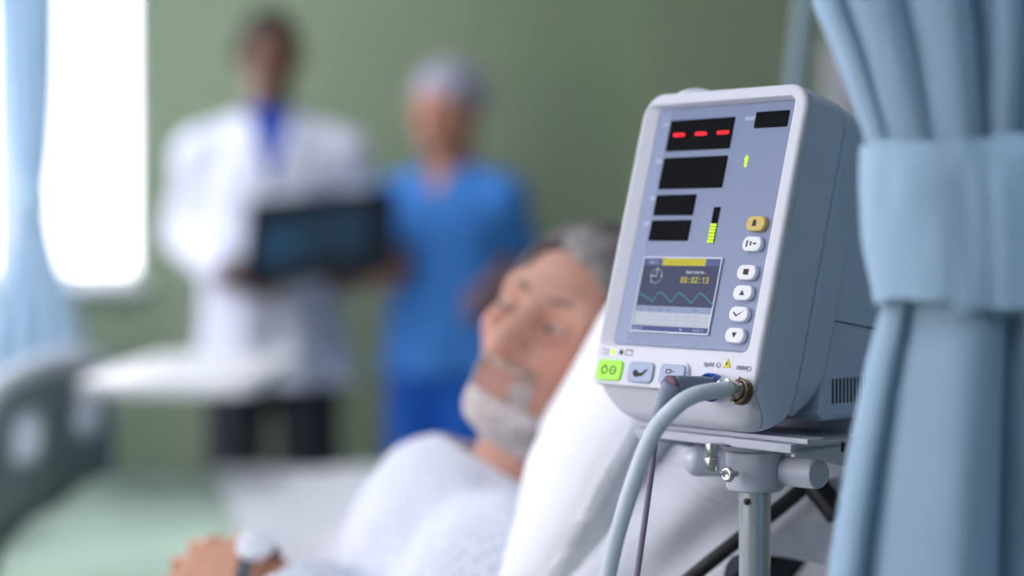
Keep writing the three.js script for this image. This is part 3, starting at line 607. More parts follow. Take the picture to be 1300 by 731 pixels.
{ // unseen blue curtain added beside the camera to bounce blue onto the monitor
  const g = thing('curtain', 'long unseen blue curtain added to tint the side of the monitor', 'curtain');
  part('drape', cloth((u, v) => V(0.98 + 0.05 * Math.sin(u * 62 + 0.5 * Math.sin(v * 4)) * mix(0.6, 1, v), mix(2.44, 0.15, v), mix(-0.75, 1.25, u)), 260, 24, 0.0022, [2.4, 2.3]), M.curtainBlue, g);
  const r = thing('curtain_rail', 'white ceiling rail added to carry the unseen blue curtain', 'curtain rail');
  part('rail', rbox(0.03, 0.03, 2.05, 0.004, 0.98, 2.455, 0.25), M.frameWhite, r);
  for (const z of [-0.6, 1.1]) part('bracket', rod(V(0.98, 2.465, z), V(0.98, RH, z), 0.008), M.frameWhite, r);
}
// rails that the curtains hang from
{
  const a = thing('curtain_rail', 'white ceiling rail carrying the curtain beside the monitor', 'curtain rail');
  part('rail', rbox(1.5, 0.03, 0.03, 0.004, 0.62, 2.455, -1.16), M.frameWhite, a);
  for (const x of [-0.05, 1.3]) part('bracket', rod(V(x, 2.465, -1.16), V(x, RH, -1.16), 0.008), M.frameWhite, a);
  const b = thing('curtain_rail', 'white rail above the far window curtain', 'curtain rail');
  part('rail', rod(V(-2.25, 2.455, -5.48), V(-0.95, 2.455, -5.48), 0.014), M.frameWhite, b);
  for (const x of [-2.1, -1.0]) part('bracket', rbox(0.02, 0.03, 0.24, 0.004, x, 2.455, -5.6), M.frameWhite, b);
}

// ---------------------------------------------------------------- the patient's bed: its axis runs along x, head to the right
fabric('sheetWhite', '#e9eaf2', 1, 0.0003, { bumpMap: rep(tWeave, 50) });
fabric('pillowWhite', '#f0f0f6', 1, 0.0003, { bumpMap: rep(tWeave, 40) });
fabric('blanketGreen', '#cfe8d3', 1, 0.0008, { bumpMap: rep(tWeave, 30) });
fabric('mattressGrey', '#c3c8d6', 1, 0.0003, { bumpMap: rep(tWeave, 50) });
const BZ0 = -1.61, BZ1 = -2.47, BZC = (BZ0 + BZ1) / 2;   // near and far edge
const HX = -0.32, HY = 0.46, BA = 50 * Math.PI / 180;    // hinge of the backrest, top of the flat part
const BL = 0.90;                                          // length of the backrest
const bdir = V(Math.cos(BA), Math.sin(BA), 0), bnor = V(-Math.sin(BA), Math.cos(BA), 0);
{
  const bed = thing('hospital_bed', 'hospital bed with raised backrest and black frame tubes under the patient', 'bed');
  part('frame', [rbox(2.0, 0.05, 0.03, 0.006, -0.75, 0.29, BZ0 - 0.03), rbox(2.0, 0.05, 0.03, 0.006, -0.75, 0.29, BZ1 + 0.03), rbox(0.04, 0.05, 0.86, 0.006, -1.73, 0.29, BZC), rbox(0.04, 0.05, 0.86, 0.006, 0.23, 0.29, BZC)], M.midGrey, bed);
  part('platform', rbox(1.44, 0.02, 0.82, 0.004, -1.04, 0.33, BZC), M.darkGrey, bed);
  for (const x of [-1.6, 0.12]) for (const z of [BZ0 - 0.06, BZ1 + 0.06]) { const l = part('leg', rbox(0.05, 0.22, 0.05, 0.006, x, 0.17, z), M.midGrey, bed); part('castor', rod(V(x, 0.065, z - 0.02), V(x, 0.065, z + 0.02), 0.065, 0.006), M.blackPlastic, l); }
  const P = (s, n, z) => V(HX + bdir.x * s + bnor.x * n, HY + bdir.y * s + bnor.y * n, z);
  part('backrest_panel', (() => { const g = rbox(BL, 0.02, 0.80, 0.004); g.rotateZ(BA); const c = P(BL / 2 + 0.05, -0.135, BZC); return g.translate(c.x, c.y, c.z); })(), M.darkGrey, bed);
  // black tubes of the backrest frame
  part('backrest_tube', tube([at(1030, 610, 1.545), at(1000, 636, 1.545), at(940, 683, 1.545), at(880, 731, 1.545), at(800, 797, 1.55), at(690, 890, 1.56)], 0.0062, 60, 14), M.blackPlastic, bed, 'black round tube');
  part('support_strut', rod(at(1030, 610, 1.545), at(1066, 655, 1.53), 0.0105, 0.002), M.blackPlastic, bed, 'short black strut');
  part('support_strut', tube([at(1120, 600, 1.70), at(1050, 662, 1.70), at(1000, 724, 1.70), at(940, 800, 1.70)], 0.009, 40, 12), M.blackPlastic, bed, 'black round tube');
  part('headboard', extrude(rrShape(-0.43, 0.40, 0.43, 1.02, 0.08), 0.03, 0.006).rotateY(Math.PI / 2).translate(0.46, 0, BZC), M.midGrey, bed);
  part('headboard_post', [rod(V(0.30, 0.29, BZC - 0.3), V(0.47, 0.45, BZC - 0.3), 0.014), rod(V(0.30, 0.29, BZC + 0.3), V(0.47, 0.45, BZC + 0.3), 0.014), box(0.1, 0.04, 0.7, 0.27, 0.29, BZC)], M.midGrey, bed);
  part('footboard', extrude(rrShape(-0.44, 0.26, 0.44, 0.80, 0.08), 0.03, 0.006).rotateY(Math.PI / 2).translate(-1.80, 0, BZC), M.midGrey, bed);
  // mattress: one bent slab
  const prof = (s, n) => {   // s along the top from the foot (-1.44) to the head (+BL), n up from the top face
    const r = 0.16, k = sstep(-r, r, s), a = BA * k;
    const n1 = V(-Math.sin(a), Math.cos(a), 0);
    const p = s < -r ? V(HX + s, HY, 0) : s > r ? V(HX + bdir.x * s, HY + bdir.y * s, 0) : (() => { const t = (s + r) / (2 * r), A = V(HX - r, HY, 0), B = V(HX, HY, 0), C = V(HX + bdir.x * r, HY + bdir.y * r, 0); return A.multiplyScalar((1 - t) ** 2).add(B.multiplyScalar(2 * t * (1 - t))).add(C.multiplyScalar(t * t)); })();
    return p.addScaledVector(n1, n);
  };
  const ring = 44, hw = 0.425, th = 0.115, cr = 0.035;
  const geo = cloth((u, v) => {
    const s = mix(-1.42, BL, v), a = u * Math.PI * 2, c = Math.cos(a), q = Math.sin(a), e = 0.35;
    const end = Math.pow(clamp(Math.min(v, 1 - v) / 0.02, 0, 1), 0.5);
    const z = Math.sign(c) * Math.pow(Math.abs(c), e) * hw * mix(0.9, 1, end), n = -th / 2 + Math.sign(q) * Math.pow(Math.abs(q), e) * th / 2 * mix(0.05, 1, end);
    const p = prof(s, n + 0.003 * noise(s * 6, z * 8, 2)); p.z = BZC + z; return p;
  }, 96, 90, 0.001, [2, 2]);
  solo('mattress', geo, M.mattressGrey, 'pale mattress bent up along the raised backrest', 'mattress');
  // fitted sheet: over the top and hanging down the near side in folds
  solo('bed_sheet', cloth((u, v) => {
    const s = mix(-1.40, BL - 0.01, u), hang = mix(mix(0.145, 0.092, sstep(0.1, 0.45, s)), 0.19, sstep(0.68, 0.78, s)) + 0.016 * noise(s * 5, 0.3, 4) + 0.02 * noise(s * 13, 0, 9), w = v * (0.84 + hang);
    const top = 0.84;
    let z, n;
    if (w < top) { z = BZ1 + 0.02 + w; n = 0.006 + 0.006 * noise(s * 7, w * 6, 1) + 0.003 * noise(s * 18, w * 9, 4); } else {
      const d = w - top, k = sstep(0, 0.05, d), f = 0.30 * d + 0.009 * Math.sin(d * 75 + s * 7 + 3.5 * noise(s * 3.5, d * 4, 2)) + 0.008 * noise(s * 9 + d * 14, d * 20, 6) + 0.003 * noise(s * 30, d * 40, 3);
      z = BZ0 + 0.001 + 0.014 * Math.sin(Math.min(1, d / 0.03) * Math.PI / 2) + (f + 0.014) * k; n = 0.006 - 0.028 * (1 - Math.cos(Math.min(1, d / 0.03) * Math.PI / 2)) - Math.max(0, d - 0.03) * 1.0;
    }
    const p = prof(s, n); p.z = z; return p;
  }, 260, 110, 0.0016, [2.3, 1]), M.sheetWhite, 'white sheet hanging in folds over the raised mattress edge', 'sheet');
}
// ---------------------------------------------------------------- the empty bed beyond the patient, with its green blanket
const CZ0 = -2.90, CZ1 = -3.78, CZC = (CZ0 + CZ1) / 2, CX0 = -0.80, CTOP = 0.742;
{
  const bed = thing('hospital_bed', 'empty hospital bed with curved grey footboard under the green blanket', 'bed');
  part('frame', [rbox(2.0, 0.05, 0.03, 0.006, 0.22, 0.50, CZ0 - 0.03), rbox(2.0, 0.05, 0.03, 0.006, 0.22, 0.50, CZ1 + 0.03), rbox(0.04, 0.05, 0.80, 0.006, -0.76, 0.50, CZC), rbox(0.04, 0.05, 0.80, 0.006, 1.20, 0.50, CZC)], M.midGrey, bed);
  part('platform', rbox(1.96, 0.02, 0.82, 0.004, 0.22, 0.54, CZC), M.darkGrey, bed);
  for (const x of [-0.62, 1.06]) for (const z of [CZ0 - 0.08, CZ1 + 0.08]) { const l = part('leg', rbox(0.06, 0.40, 0.06, 0.008, x, 0.28, z), M.midGrey, bed); part('castor', rod(V(x, 0.07, z - 0.02), V(x, 0.07, z + 0.02), 0.07, 0.006), M.blackPlastic, l); }
  // footboard with two hand holes, drawn in z and y
  mat('footGrey', '#7b888e', 0.5); mat('footRim', '#d0d8e4', 0.35);
  const crown = (z) => 0.905 + 0.075 * Math.sqrt(Math.max(0, 1 - (z / 0.50) ** 2));
  const edge = (inset) => { const pts = []; const h = 0.475 - inset; for (let i = 0; i <= 40; i++) { const z = mix(-h, h, i / 40); const r = 0.10, e = Math.max(0, Math.abs(z) - (h - r)), d = r - Math.sqrt(Math.max(0, r * r - e * e)); pts.push(new THREE.Vector2(z, crown(z) - inset - d)); } return pts; };
  const fs = new THREE.Shape([new THREE.Vector2(-0.475, 0.42), new THREE.Vector2(0.475, 0.42), ...edge(0).reverse()]);
  for (const c of [-0.22, 0.22]) fs.holes.push(rrShape(c - 0.085, 0.835, c + 0.085, 0.905, 0.034, THREE.Path));
  const fb = part('footboard', extrude(fs, 0.032, 0.006, 10).rotateY(Math.PI / 2).translate(CX0 - 0.036, 0, CZC), M.footGrey, bed, 'dark grey footboard with two hand holes');
  part('footboard_rim', tube(edge(0.002).map((p) => V(CX0 - 0.020, p.y, CZC - p.x)), 0.019, 80, 14), M.footRim, fb, 'pale rounded top rim');
  for (const c of [-0.22, 0.22]) { const s = rrShape(c - 0.096, 0.824, c + 0.096, 0.916, 0.044); s.holes.push(rrShape(c - 0.082, 0.838, c + 0.082, 0.902, 0.031, THREE.Path)); part('hand_hole_trim', extrude(s, 0.042, 0.003, 10).rotateY(Math.PI / 2).translate(CX0 - 0.041, 0, CZC), M.footRim, fb); }
  part('headboard', extrude(rrShape(-0.45, 0.45, 0.45, 1.0, 0.1), 0.032, 0.006).rotateY(Math.PI / 2).translate(1.235, 0, CZC), M.footGrey, bed);
  solo('mattress', rbox(1.98, 0.135, 0.84, 0.04, 0.23, 0.6215, CZC, 4), M.mattressGrey, 'pale flat mattress under the green blanket', 'mattress');
  // blanket: over the mattress and down both sides
  const drape = (x0, x1, hang, lift, seedN, slant) => (u, v) => {
    const W = CZ0 - CZ1, tot = W + 2 * hang, w = v * tot - hang, t = clamp(w / W, 0, 1);
    const x = mix(x0 + slant * (1 - t), x1, u);
    let y = CTOP - 0.03 + lift + 0.035 * Math.sin(Math.PI * clamp(t, 0, 1)) ** 0.6 + 0.010 * noise(x * 7, t * 5, seedN) + 0.005 * noise(x * 16, t * 12, seedN), z = mix(CZ1, CZ0, t);
    const d = w < 0 ? -w : w - W, sgn = w < 0 ? -1 : 1;
    if (d > 0) { const k = sstep(0, 0.10, d), f = 0.5 + 0.5 * Math.sin(x * 24 + d * 3 + 1.5 * noise(x * 5, d * 2, seedN)); z += sgn * (0.012 + lift + 0.02 * Math.min(1, d / 0.04) + 0.035 * f * k); y -= d * 0.98; }
    return V(x, y, z);
  };
  solo('blanket', cloth(drape(CX0 + 0.015, 0.35, 0.30, 0, 31, 0), 150, 130, 0.006, [1.2, 1.5]), M.blanketGreen, 'pale green blanket spread over the empty bed', 'blanket');
  solo('folded_sheet', cloth(drape(-0.42, 1.20, 0.20, 0.020, 31, -0.20), 120, 110, 0.006, [1.6, 1.4]), M.sheetWhite, 'white sheet turned down over the green blanket', 'sheet');
}
// overbed table standing over the empty bed
{
  const t = thing('overbed_table', 'white overbed table reaching across the empty bed', 'table');
  mat('tableWhite', '#eff0f4', 0.35);
  part('tabletop', extrude(rrShape(-0.76, 3.25, -0.445, 4.06, 0.05), 0.028, 0.006, 12).rotateX(-Math.PI / 2).translate(0, 0.925, 0), M.tableWhite, t);
  part('column', rbox(0.05, 0.80, 0.035, 0.006, -0.585, 0.525, -3.985), M.darkGrey, t);
  part('base', [rbox(0.05, 0.03, 0.75, 0.008, -0.72, 0.085, -3.66), rbox(0.05, 0.03, 0.75, 0.008, -0.46, 0.085, -3.66), rbox(0.32, 0.05, 0.06, 0.008, -0.59, 0.105, -3.99)], M.darkGrey, t);
  for (const x of [-0.72, -0.46]) for (const z of [-3.31, -4.0]) part('castor', rod(V(x - 0.014, 0.035, z), V(x + 0.014, 0.035, z), 0.035, 0.004), M.blackPlastic, t);
}
// slanting lamp arm behind the monitor and the white box on the wall
{
  const l = thing('bed_lamp', 'slanting pale blue grey lamp arm rising behind the monitor', 'lamp');
  mat('armBlue', '#8ea6b4', 0.5);
  const a = at(996, 230, 2.72), b = at(1023, 0, 2.72), d = b.clone().sub(a).normalize(), top = b.clone().addScaledVector(d, 0.42), low = a.clone().addScaledVector(d, -0.28);
  part('arm', rod(low, top, 0.0125, 0.002), M.armBlue, l);
  part('joint', new THREE.SphereGeometry(0.024, 24, 16).translate(top.x, top.y, top.z), M.armBlue, l);
  part('upper_arm', rod(top, V(top.x + 0.42, top.y + 0.12, top.z - 0.1), 0.0125, 0.002), M.armBlue, l);
  part('lamp_head', lathe([[0, 0], [0.03, 0], [0.05, -0.03], [0.10, -0.07], [0.098, -0.074], [0.04, -0.03], [0, -0.02]], V(top.x + 0.44, top.y + 0.12, top.z - 0.1), V(0, 1, 0)), M.frameWhite, l);
  part('joint', new THREE.SphereGeometry(0.022, 24, 16).translate(low.x, low.y, low.z), M.armBlue, l);
  part('post', rod(V(low.x, 0.02, low.z), low, 0.0125, 0.002), M.armBlue, l);
  part('base', rbox(0.30, 0.02, 0.20, 0.006, low.x, 0.01, low.z), M.armBlue, l);
}
{
  const p = at(1064, 82, 5.56), w = thing('wall_dispenser', 'white box fixed on the green wall behind the monitor', 'dispenser', [p.x + 0.03, p.y - 0.05, RZ0 + 0.13]);
  part('body', rbox(0.14, 0.24, 0.11, 0.02, 0, 0, 0.056), M.plasticWhite, w);
  part('front_cover', rbox(0.12, 0.16, 0.012, 0.005, 0, 0.02, 0.115), M.plasticWhite, w);
  part('nozzle', rbox(0.04, 0.03, 0.05, 0.006, 0, -0.13, 0.085), M.midGrey, w);
}

// ---------------------------------------------------------------- people
// head in its own frame: x across, y up, z out of the face, origin between the ears
function headField(o = {}) {
  const w = o.w ?? 1, nose = o.nose ?? 1;
  const S = (x, y, z) => [V(-x, y, z), V(x, y, z)];
  const solid = [ell(V(0, 0.036, -0.014), [0.077 * w, 0.088, 0.097]), ell(V(0, -0.030, 0.030), [0.062 * w, 0.078, 0.060])];
  const soft = [cone(V(0, -0.096, 0.064), V(0, -0.090, 0.058), 0.021, 0.024), cone(V(-0.045, 0.026, 0.064), V(0.045, 0.026, 0.064), 0.015, 0.015)];
  for (const s of [-1, 1]) {
    soft.push(cone(V(s * 0.058 * w, -0.040, -0.010), V(s * 0.020, -0.096, 0.058), 0.017, 0.016));
    soft.push(ell(V(s * 0.045 * w, -0.018, 0.058), [0.021, 0.018, 0.020]));
  }
  const detail = [cone(V(0, 0.016, 0.084), V(0, -0.030, 0.104 * nose), 0.0085, 0.0125), cone(V(-0.0125, -0.034, 0.090), V(0.0125, -0.034, 0.090), 0.0085, 0.0085), cone(V(-0.020, -0.064, 0.0835), V(0.020, -0.064, 0.0835), 0.006, 0.006), cone(V(-0.017, -0.073, 0.0825), V(0.017, -0.073, 0.0825), 0.0068, 0.0068)];
  const lids = []; for (const s of [-1, 1]) lids.push(ell(V(s * 0.032, 0.003, 0.0725), [0.0150, 0.0125, 0.0135]));
  const ears = []; for (const s of [-1, 1]) ears.push(ell(V(s * 0.079 * w, -0.006, -0.012), [0.009, 0.032, 0.019]), cone(V(s * 0.083 * w, 0.014, -0.018), V(s * 0.084 * w, -0.020, -0.014), 0.007, 0.006));
  const sock = []; for (const s of [-1, 1]) sock.push(ell(V(s * 0.033, 0.004, 0.092), [0.021, 0.0135, 0.019]));
  const folds = []; for (const s of [-1, 1]) folds.push(cone(V(s * 0.020, -0.028, 0.0925), V(s * 0.034, -0.060, 0.0775), 0.0016, 0.0014), cone(V(s * 0.020, -0.013, 0.0845), V(s * 0.044, -0.014, 0.0760), 0.0012, 0.0010));
  const neck = cone(V(0, -0.07, -0.022), V(0, -0.20, -0.045), 0.055, 0.062);
  return (x, y, z) => {
    let d = smin(solid[0](x, y, z), solid[1](x, y, z), 0.03);
    for (const f of soft) d = smin(d, f(x, y, z), 0.022);
    for (const f of sock) d = smax(d, -f(x, y, z), 0.012);
    for (const f of detail) d = smin(d, f(x, y, z), 0.009);
    for (const f of lids) d = smin(d, f(x, y, z), 0.006);
    d = smax(d, -cone(V(-0.019, -0.0685, 0.0905), V(0.019, -0.0685, 0.0905), 0.0012, 0.0012)(x, y, z), 0.002);
    if (o.aged && z > 0.03) { d += 0.0007 * Math.sin(y * 520 + 6 * Math.abs(x)) * sstep(0.040, 0.052, y) * sstep(0.095, 0.075, y); for (const f of folds) d = smax(d, -f(x, y, z), 0.006); }
    for (const f of ears) d = smin(d, f(x, y, z), 0.006);
    return smin(d, neck(x, y, z), 0.03);
  };
}
function handBones(W, dir, nrm, hs, curl = [0.35, 0.5, 0.4], spread = 0.12, k = 1) {
  const d = dir.clone().normalize(), n = nrm.clone().addScaledVector(d, -nrm.dot(d)).normalize(), t = n.clone().cross(d).multiplyScalar(hs);
  const P = (a, b, c) => W.clone().addScaledVector(d, a * k).addScaledVector(t, b * k).addScaledVector(n, c * k);
  const palm = [], fingers = [];
  [[0.030, 0.072], [0.010, 0.080], [-0.011, 0.074], [-0.030, 0.058]].forEach(([s, L], i) => {
    const K = P(0.090 - 0.004 * Math.abs(i - 1), s, 0);
    palm.push(cone(P(0.0, s * 0.55, 0), K, 0.0145 * k, 0.0108 * k));
    let p = K, a = 0; const f = [], rr = [0.0098, 0.0090, 0.0080, 0.0068].map((r) => r * k * (i === 3 ? 0.88 : 1)), lat = t.clone().multiplyScalar(spread * (1.5 - i) / 1.5);
    [0.46, 0.30, 0.24].forEach((q, j) => { a += curl[j] * (1 + 0.08 * i); const e = p.clone().addScaledVector(d.clone().multiplyScalar(Math.cos(a)).addScaledVector(n, Math.sin(a)).addScaledVector(lat, 1).normalize(), L * q * k * 1.05); f.push(cone(p, e, rr[j], rr[j + 1])); p = e; });
    fingers.push(f);
  });
  const T = [P(0.018, 0.020, 0.004), P(0.052, 0.048, 0.012), P(0.082, 0.058, 0.024), P(0.106, 0.056, 0.034)];
  fingers.push([cone(T[0], T[1], 0.0150 * k, 0.0118 * k), cone(T[1], T[2], 0.0112 * k, 0.0096 * k), cone(T[2], T[3], 0.0096 * k, 0.0075 * k)]);
  const c = P(0.07, 0, 0.02);
  const f = (x, y, z) => {
    let q = palm[0](x, y, z); for (let i = 1; i < 4; i++) q = smin(q, palm[i](x, y, z), 0.014);
    let r = 1; for (const fs of fingers) { let m = 1; for (const g of fs) m = smin(m, g(x, y, z), 0.004); r = Math.min(r, smin(q, m, 0.010)); }
    return Math.min(q, r);
  };
  return { f, lo: [c.x - 0.13, c.y - 0.13, c.z - 0.13], hi: [c.x + 0.13, c.y + 0.13, c.z + 0.13] };
}
function paint(g, fn) {
  const p = g.attributes.position, c = new Float32Array(p.count * 3);
  for (let i = 0; i < p.count; i++) c.set(fn(p.getX(i), p.getY(i), p.getZ(i)), i * 3);
  g.setAttribute('color', new THREE.BufferAttribute(c, 3));
  return g;
}
const lin = (hex) => new THREE.Color(hex).toArray();
// fields of clothes and bodies are cut off well inside, so one box is enough
const mesh3 = (f, lo, hi, cell, m = null) => { const g = netMesh(f, lo, hi, cell); if (m) g.applyMatrix4(m); return g; };
function skinMesh(parts, tone, amount = 0.12) {
  const [r, g, b] = lin(tone);
  const gs = parts.map((q) => { if (!q.attributes.color) paint(q, (x, y, z) => { const n = 1 + amount * noise(x * 40, y * 40, z * 40); return [r * n, g * n * (1 + 0.02 * n), b * n]; }); return q; });
  return mergeGeometries(gs.map((q) => { const h = q.index ? q.toNonIndexed() : q; h.deleteAttribute('uv'); return h; }));
}
function headPaint(g, tone, lips, red) {
  const [r, gg, b] = lin(tone), L = lin(lips);
  return paint(g, (x, y, z) => {
    const n = 1 + 0.10 * noise(x * 60, y * 60, z * 60) + 0.06 * noise(x * 160, y * 160, z * 160);
    const lip = z > 0.07 ? sstep(1, 0.5, Math.max(Math.abs(x) / 0.026, Math.abs(y + 0.0685) / 0.013)) : 0;
    const blush = red * (sstep(0.035, 0.0, Math.hypot(Math.abs(x) - 0.045, y + 0.02, z - 0.065)) + sstep(0.022, 0.0, Math.hypot(x, y + 0.032, z - 0.1)));
    const c = [r * n * (1 + 0.06 * blush), gg * n * (1 - 0.18 * blush), b * n * (1 - 0.16 * blush)];
    return [mix(c[0], L[0], lip), mix(c[1], L[1], lip), mix(c[2], L[2], lip)];
  });
}
const HLO = [-0.105, -0.21, -0.135], HHI = [0.105, 0.145, 0.13];
function faceParts(g, m, o) {
  const put = (n, geo, mt, par = g, l) => part(n, geo.applyMatrix4(m), mt, par, l);
  for (const s of [-1, 1]) {
    const e = put('eye', new THREE.SphereGeometry(0.0118, 24, 16).scale(1.05, 0.52, 1).translate(s * 0.032, 0.0015, 0.0765), M.eyeWhite);
    put('iris', new THREE.SphereGeometry(0.0056, 16, 12).scale(1, 0.9, 0.45).translate(s * 0.032 + o.look, -0.0005, 0.0868), M.iris, e);
    put('eyelid', new THREE.SphereGeometry(0.0131, 24, 10, 0, Math.PI * 2, 0, Math.PI / 2).scale(1.05, 0.62, 0.97).rotateX(o.lid ?? 0.30).translate(s * 0.032, 0.0012, 0.0765), o.lidM);
    put('eyebrow', (() => { const q = tube([V(s * 0.014, 0.024, 0.0865), V(s * 0.030, 0.0295, 0.0835), V(s * 0.048, 0.0255, 0.0715)], 0.0035, 16, 8); return q; })(), o.brow);
  }
}
mat('eyeWhite', '#b9aaa3', 0.35); mat('iris', '#2e2620', 0.25);
mat('hairDark', '#14110f', 0.75); mat('hairGrey', '#6f6a69', 0.8, { side: THREE.DoubleSide }); mat('beardWhite', '#cfc4bf', 0.9); mat('browGrey', '#7d6b62', 0.9);
const skinMat = (n, rough = 0.5) => mat(n, '#ffffff', rough, { vertexColors: true });
skinMat('skinPatient', 0.55); skinMat('skinDoctor', 0.38); skinMat('skinNurse', 0.55);
const basis = (X, Y, Z, p) => new THREE.Matrix4().makeBasis(X, Y, Z).setPosition(p);
function frame(up, fwd, p) { const Y = up.clone().normalize(), Z = fwd.clone().addScaledVector(Y, -fwd.dot(Y)).normalize(), X = Y.clone().cross(Z); return basis(X, Y, Z, p); }
const rotF = (f, yaw) => { const c = Math.cos(yaw), s = Math.sin(yaw); return (x, y, z) => f(c * x - s * z, y, s * x + c * z); };
const rotP = (p, yaw) => V(p.x * Math.cos(yaw) + p.z * Math.sin(yaw), p.y, -p.x * Math.sin(yaw) + p.z * Math.cos(yaw));
const flat = (f, q) => (x, y, z) => f(x, y, z / q) * Math.min(1, q);

// ---- standing people: o.k scales a 1.80 m figure, arms are given as world points
function standing(o) {
  const k = o.k, base = o.pos, g = thing('person', o.label, 'person', base.toArray());
  const W = (p) => p.clone().sub(base), R = (x, y, z) => rotP(V(x * k, y * k, z * k), o.yaw);
  const sh = [R(-o.sw, 1.405, -0.01), R(o.sw, 1.405, -0.01)], el = o.elbow.map(W), wr = o.wrist.map(W);
  const hip = [R(-0.09, 0.93, 0), R(0.09, 0.93, 0)], kn = [R(-0.10, 0.50, 0.02), R(0.10, 0.50, 0.02)], an = [R(-0.105, 0.09, -0.03), R(0.105, 0.09, -0.03)], toe = [R(-0.125, 0.035, 0.13), R(0.125, 0.035, 0.13)];
  const torso = rotF((x, y, z) => blend([ell(V(0, 1.30 * k, 0), [0.165 * k, 0.20 * k, 0.105 * k]), ell(V(0, 1.08 * k, 0), [0.145 * k, 0.17 * k, 0.095 * k]), ell(V(0, 0.95 * k, -0.005), [0.16 * k, 0.12 * k, 0.105 * k])], 0.06)(x, y, z), o.yaw);
  const tb = [ell(V(0, 1.30 * k, 0), [0.160 * k, 0.20 * k, 0.100 * k]), ell(V(0, 1.08 * k, 0), [0.140 * k, 0.17 * k, 0.092 * k]), ell(V(0, 0.95 * k, -0.005), [0.155 * k, 0.12 * k, 0.102 * k])];
  const tor = rotF(blend(tb, 0.06), o.yaw);
  const limbs = [];
  const head = o.head(base), neckTop = V(0, -0.10, -0.03).applyMatrix4(head);
  limbs.push(cone(R(0, 1.44, -0.015), neckTop, 0.062 * k, 0.054 * k));
  for (const i of [0, 1]) {
    limbs.push(cone(R((i ? 1 : -1) * 0.05, 1.465, -0.01), sh[i], 0.045 * k, 0.055 * k), cone(sh[i], el[i], 0.052 * k, 0.040 * k), cone(el[i], wr[i], 0.041 * k, 0.027 * k));
    limbs.push(cone(hip[i], kn[i], 0.078 * k, 0.055 * k), cone(kn[i], an[i], 0.054 * k, 0.036 * k), cone(an[i], toe[i], 0.038 * k, 0.03 * k));
  }
  const body = (x, y, z) => { let d = tor(x, y, z); for (const f of limbs) d = smin(d, f(x, y, z), 0.03); return d; };
  const hf = headField(o.face), parts = [mesh3(body, [-0.45, -0.02, -0.35], [0.45, 1.68 * k, 0.45], 0.013)];
  parts.push(headPaint(mesh3(hf, HLO, HHI, 0.004), o.skin, o.lips, 1).applyMatrix4(head));
  o.hands.forEach((h, i) => { const q = handBones(wr[i], h.d, h.n, h.s, h.curl, 0.1, o.handK ?? 1); parts.push(mesh3(q.f, q.lo, q.hi, 0.0045)); });
  const bm = part('body', skinMesh(parts, o.skin), o.skinM, g);
  faceParts(g, head, o);
  o.dress({ g, k, R, sh, el, wr, hip, kn, an, toe, head, yaw: o.yaw, hf });
  return g;
}
const shell = (hf, off, region) => (x, y, z) => smax(hf(x, y, z) - off - 0.0012 * noise(x * 220, y * 220, z * 220), region(x, y, z), 0.006);
function shoes(c, m) {
  for (const i of [0, 1]) {
    const f = blend([cone(c.an[i].clone().setY(0.055), c.toe[i].clone().setY(0.042), 0.046, 0.040), cone(c.an[i], c.an[i].clone().setY(0.05), 0.045, 0.045)], 0.03);
    part('shoe', mesh3((x, y, z) => Math.max(f(x, y, z), 0.002 - y, y - 0.105), [c.an[i].x - 0.13, 0, c.an[i].z - 0.13], [c.an[i].x + 0.13, 0.13, c.an[i].z + 0.25], 0.008), m, c.g);
  }
}
function trousers(c, m, top, hemY, w = 1) {
  const f = [rotF(ell(V(0, 0.95 * c.k, -0.005), [0.178 * c.k * w, 0.13 * c.k, 0.125 * c.k]), c.yaw)];
  for (const i of [0, 1]) f.push(cone(c.hip[i], c.kn[i], 0.094 * c.k * w, 0.078 * c.k * w), cone(c.kn[i], c.an[i], 0.078 * c.k * w, 0.066 * c.k * w));
  const d = blend(f, 0.035);
  part('trousers', mesh3((x, y, z) => Math.max(d(x, y, z) + 0.003 * noise(x * 18, y * 10, z * 18), hemY - y, y - top), [-0.4, 0, -0.35], [0.4, 1.15, 0.4], 0.012), m, c.g);
}
mat('coatWhite', '#dfe3f4', 0.85, { side: THREE.DoubleSide, sheen: 0.2 });
mat('shirtBlue', '#2c4fae', 0.85); mat('trouserDark', '#23242e', 0.9); mat('shoeBlack', '#121214', 0.4);
mat('scrubBlue', '#3f86d8', 0.88); mat('scrubTrouser', '#0f5cc0', 0.88); mat('capLilac', '#a9a8bd', 0.9, { side: THREE.DoubleSide }); mat('shoeWhite', '#dcdde2', 0.5);
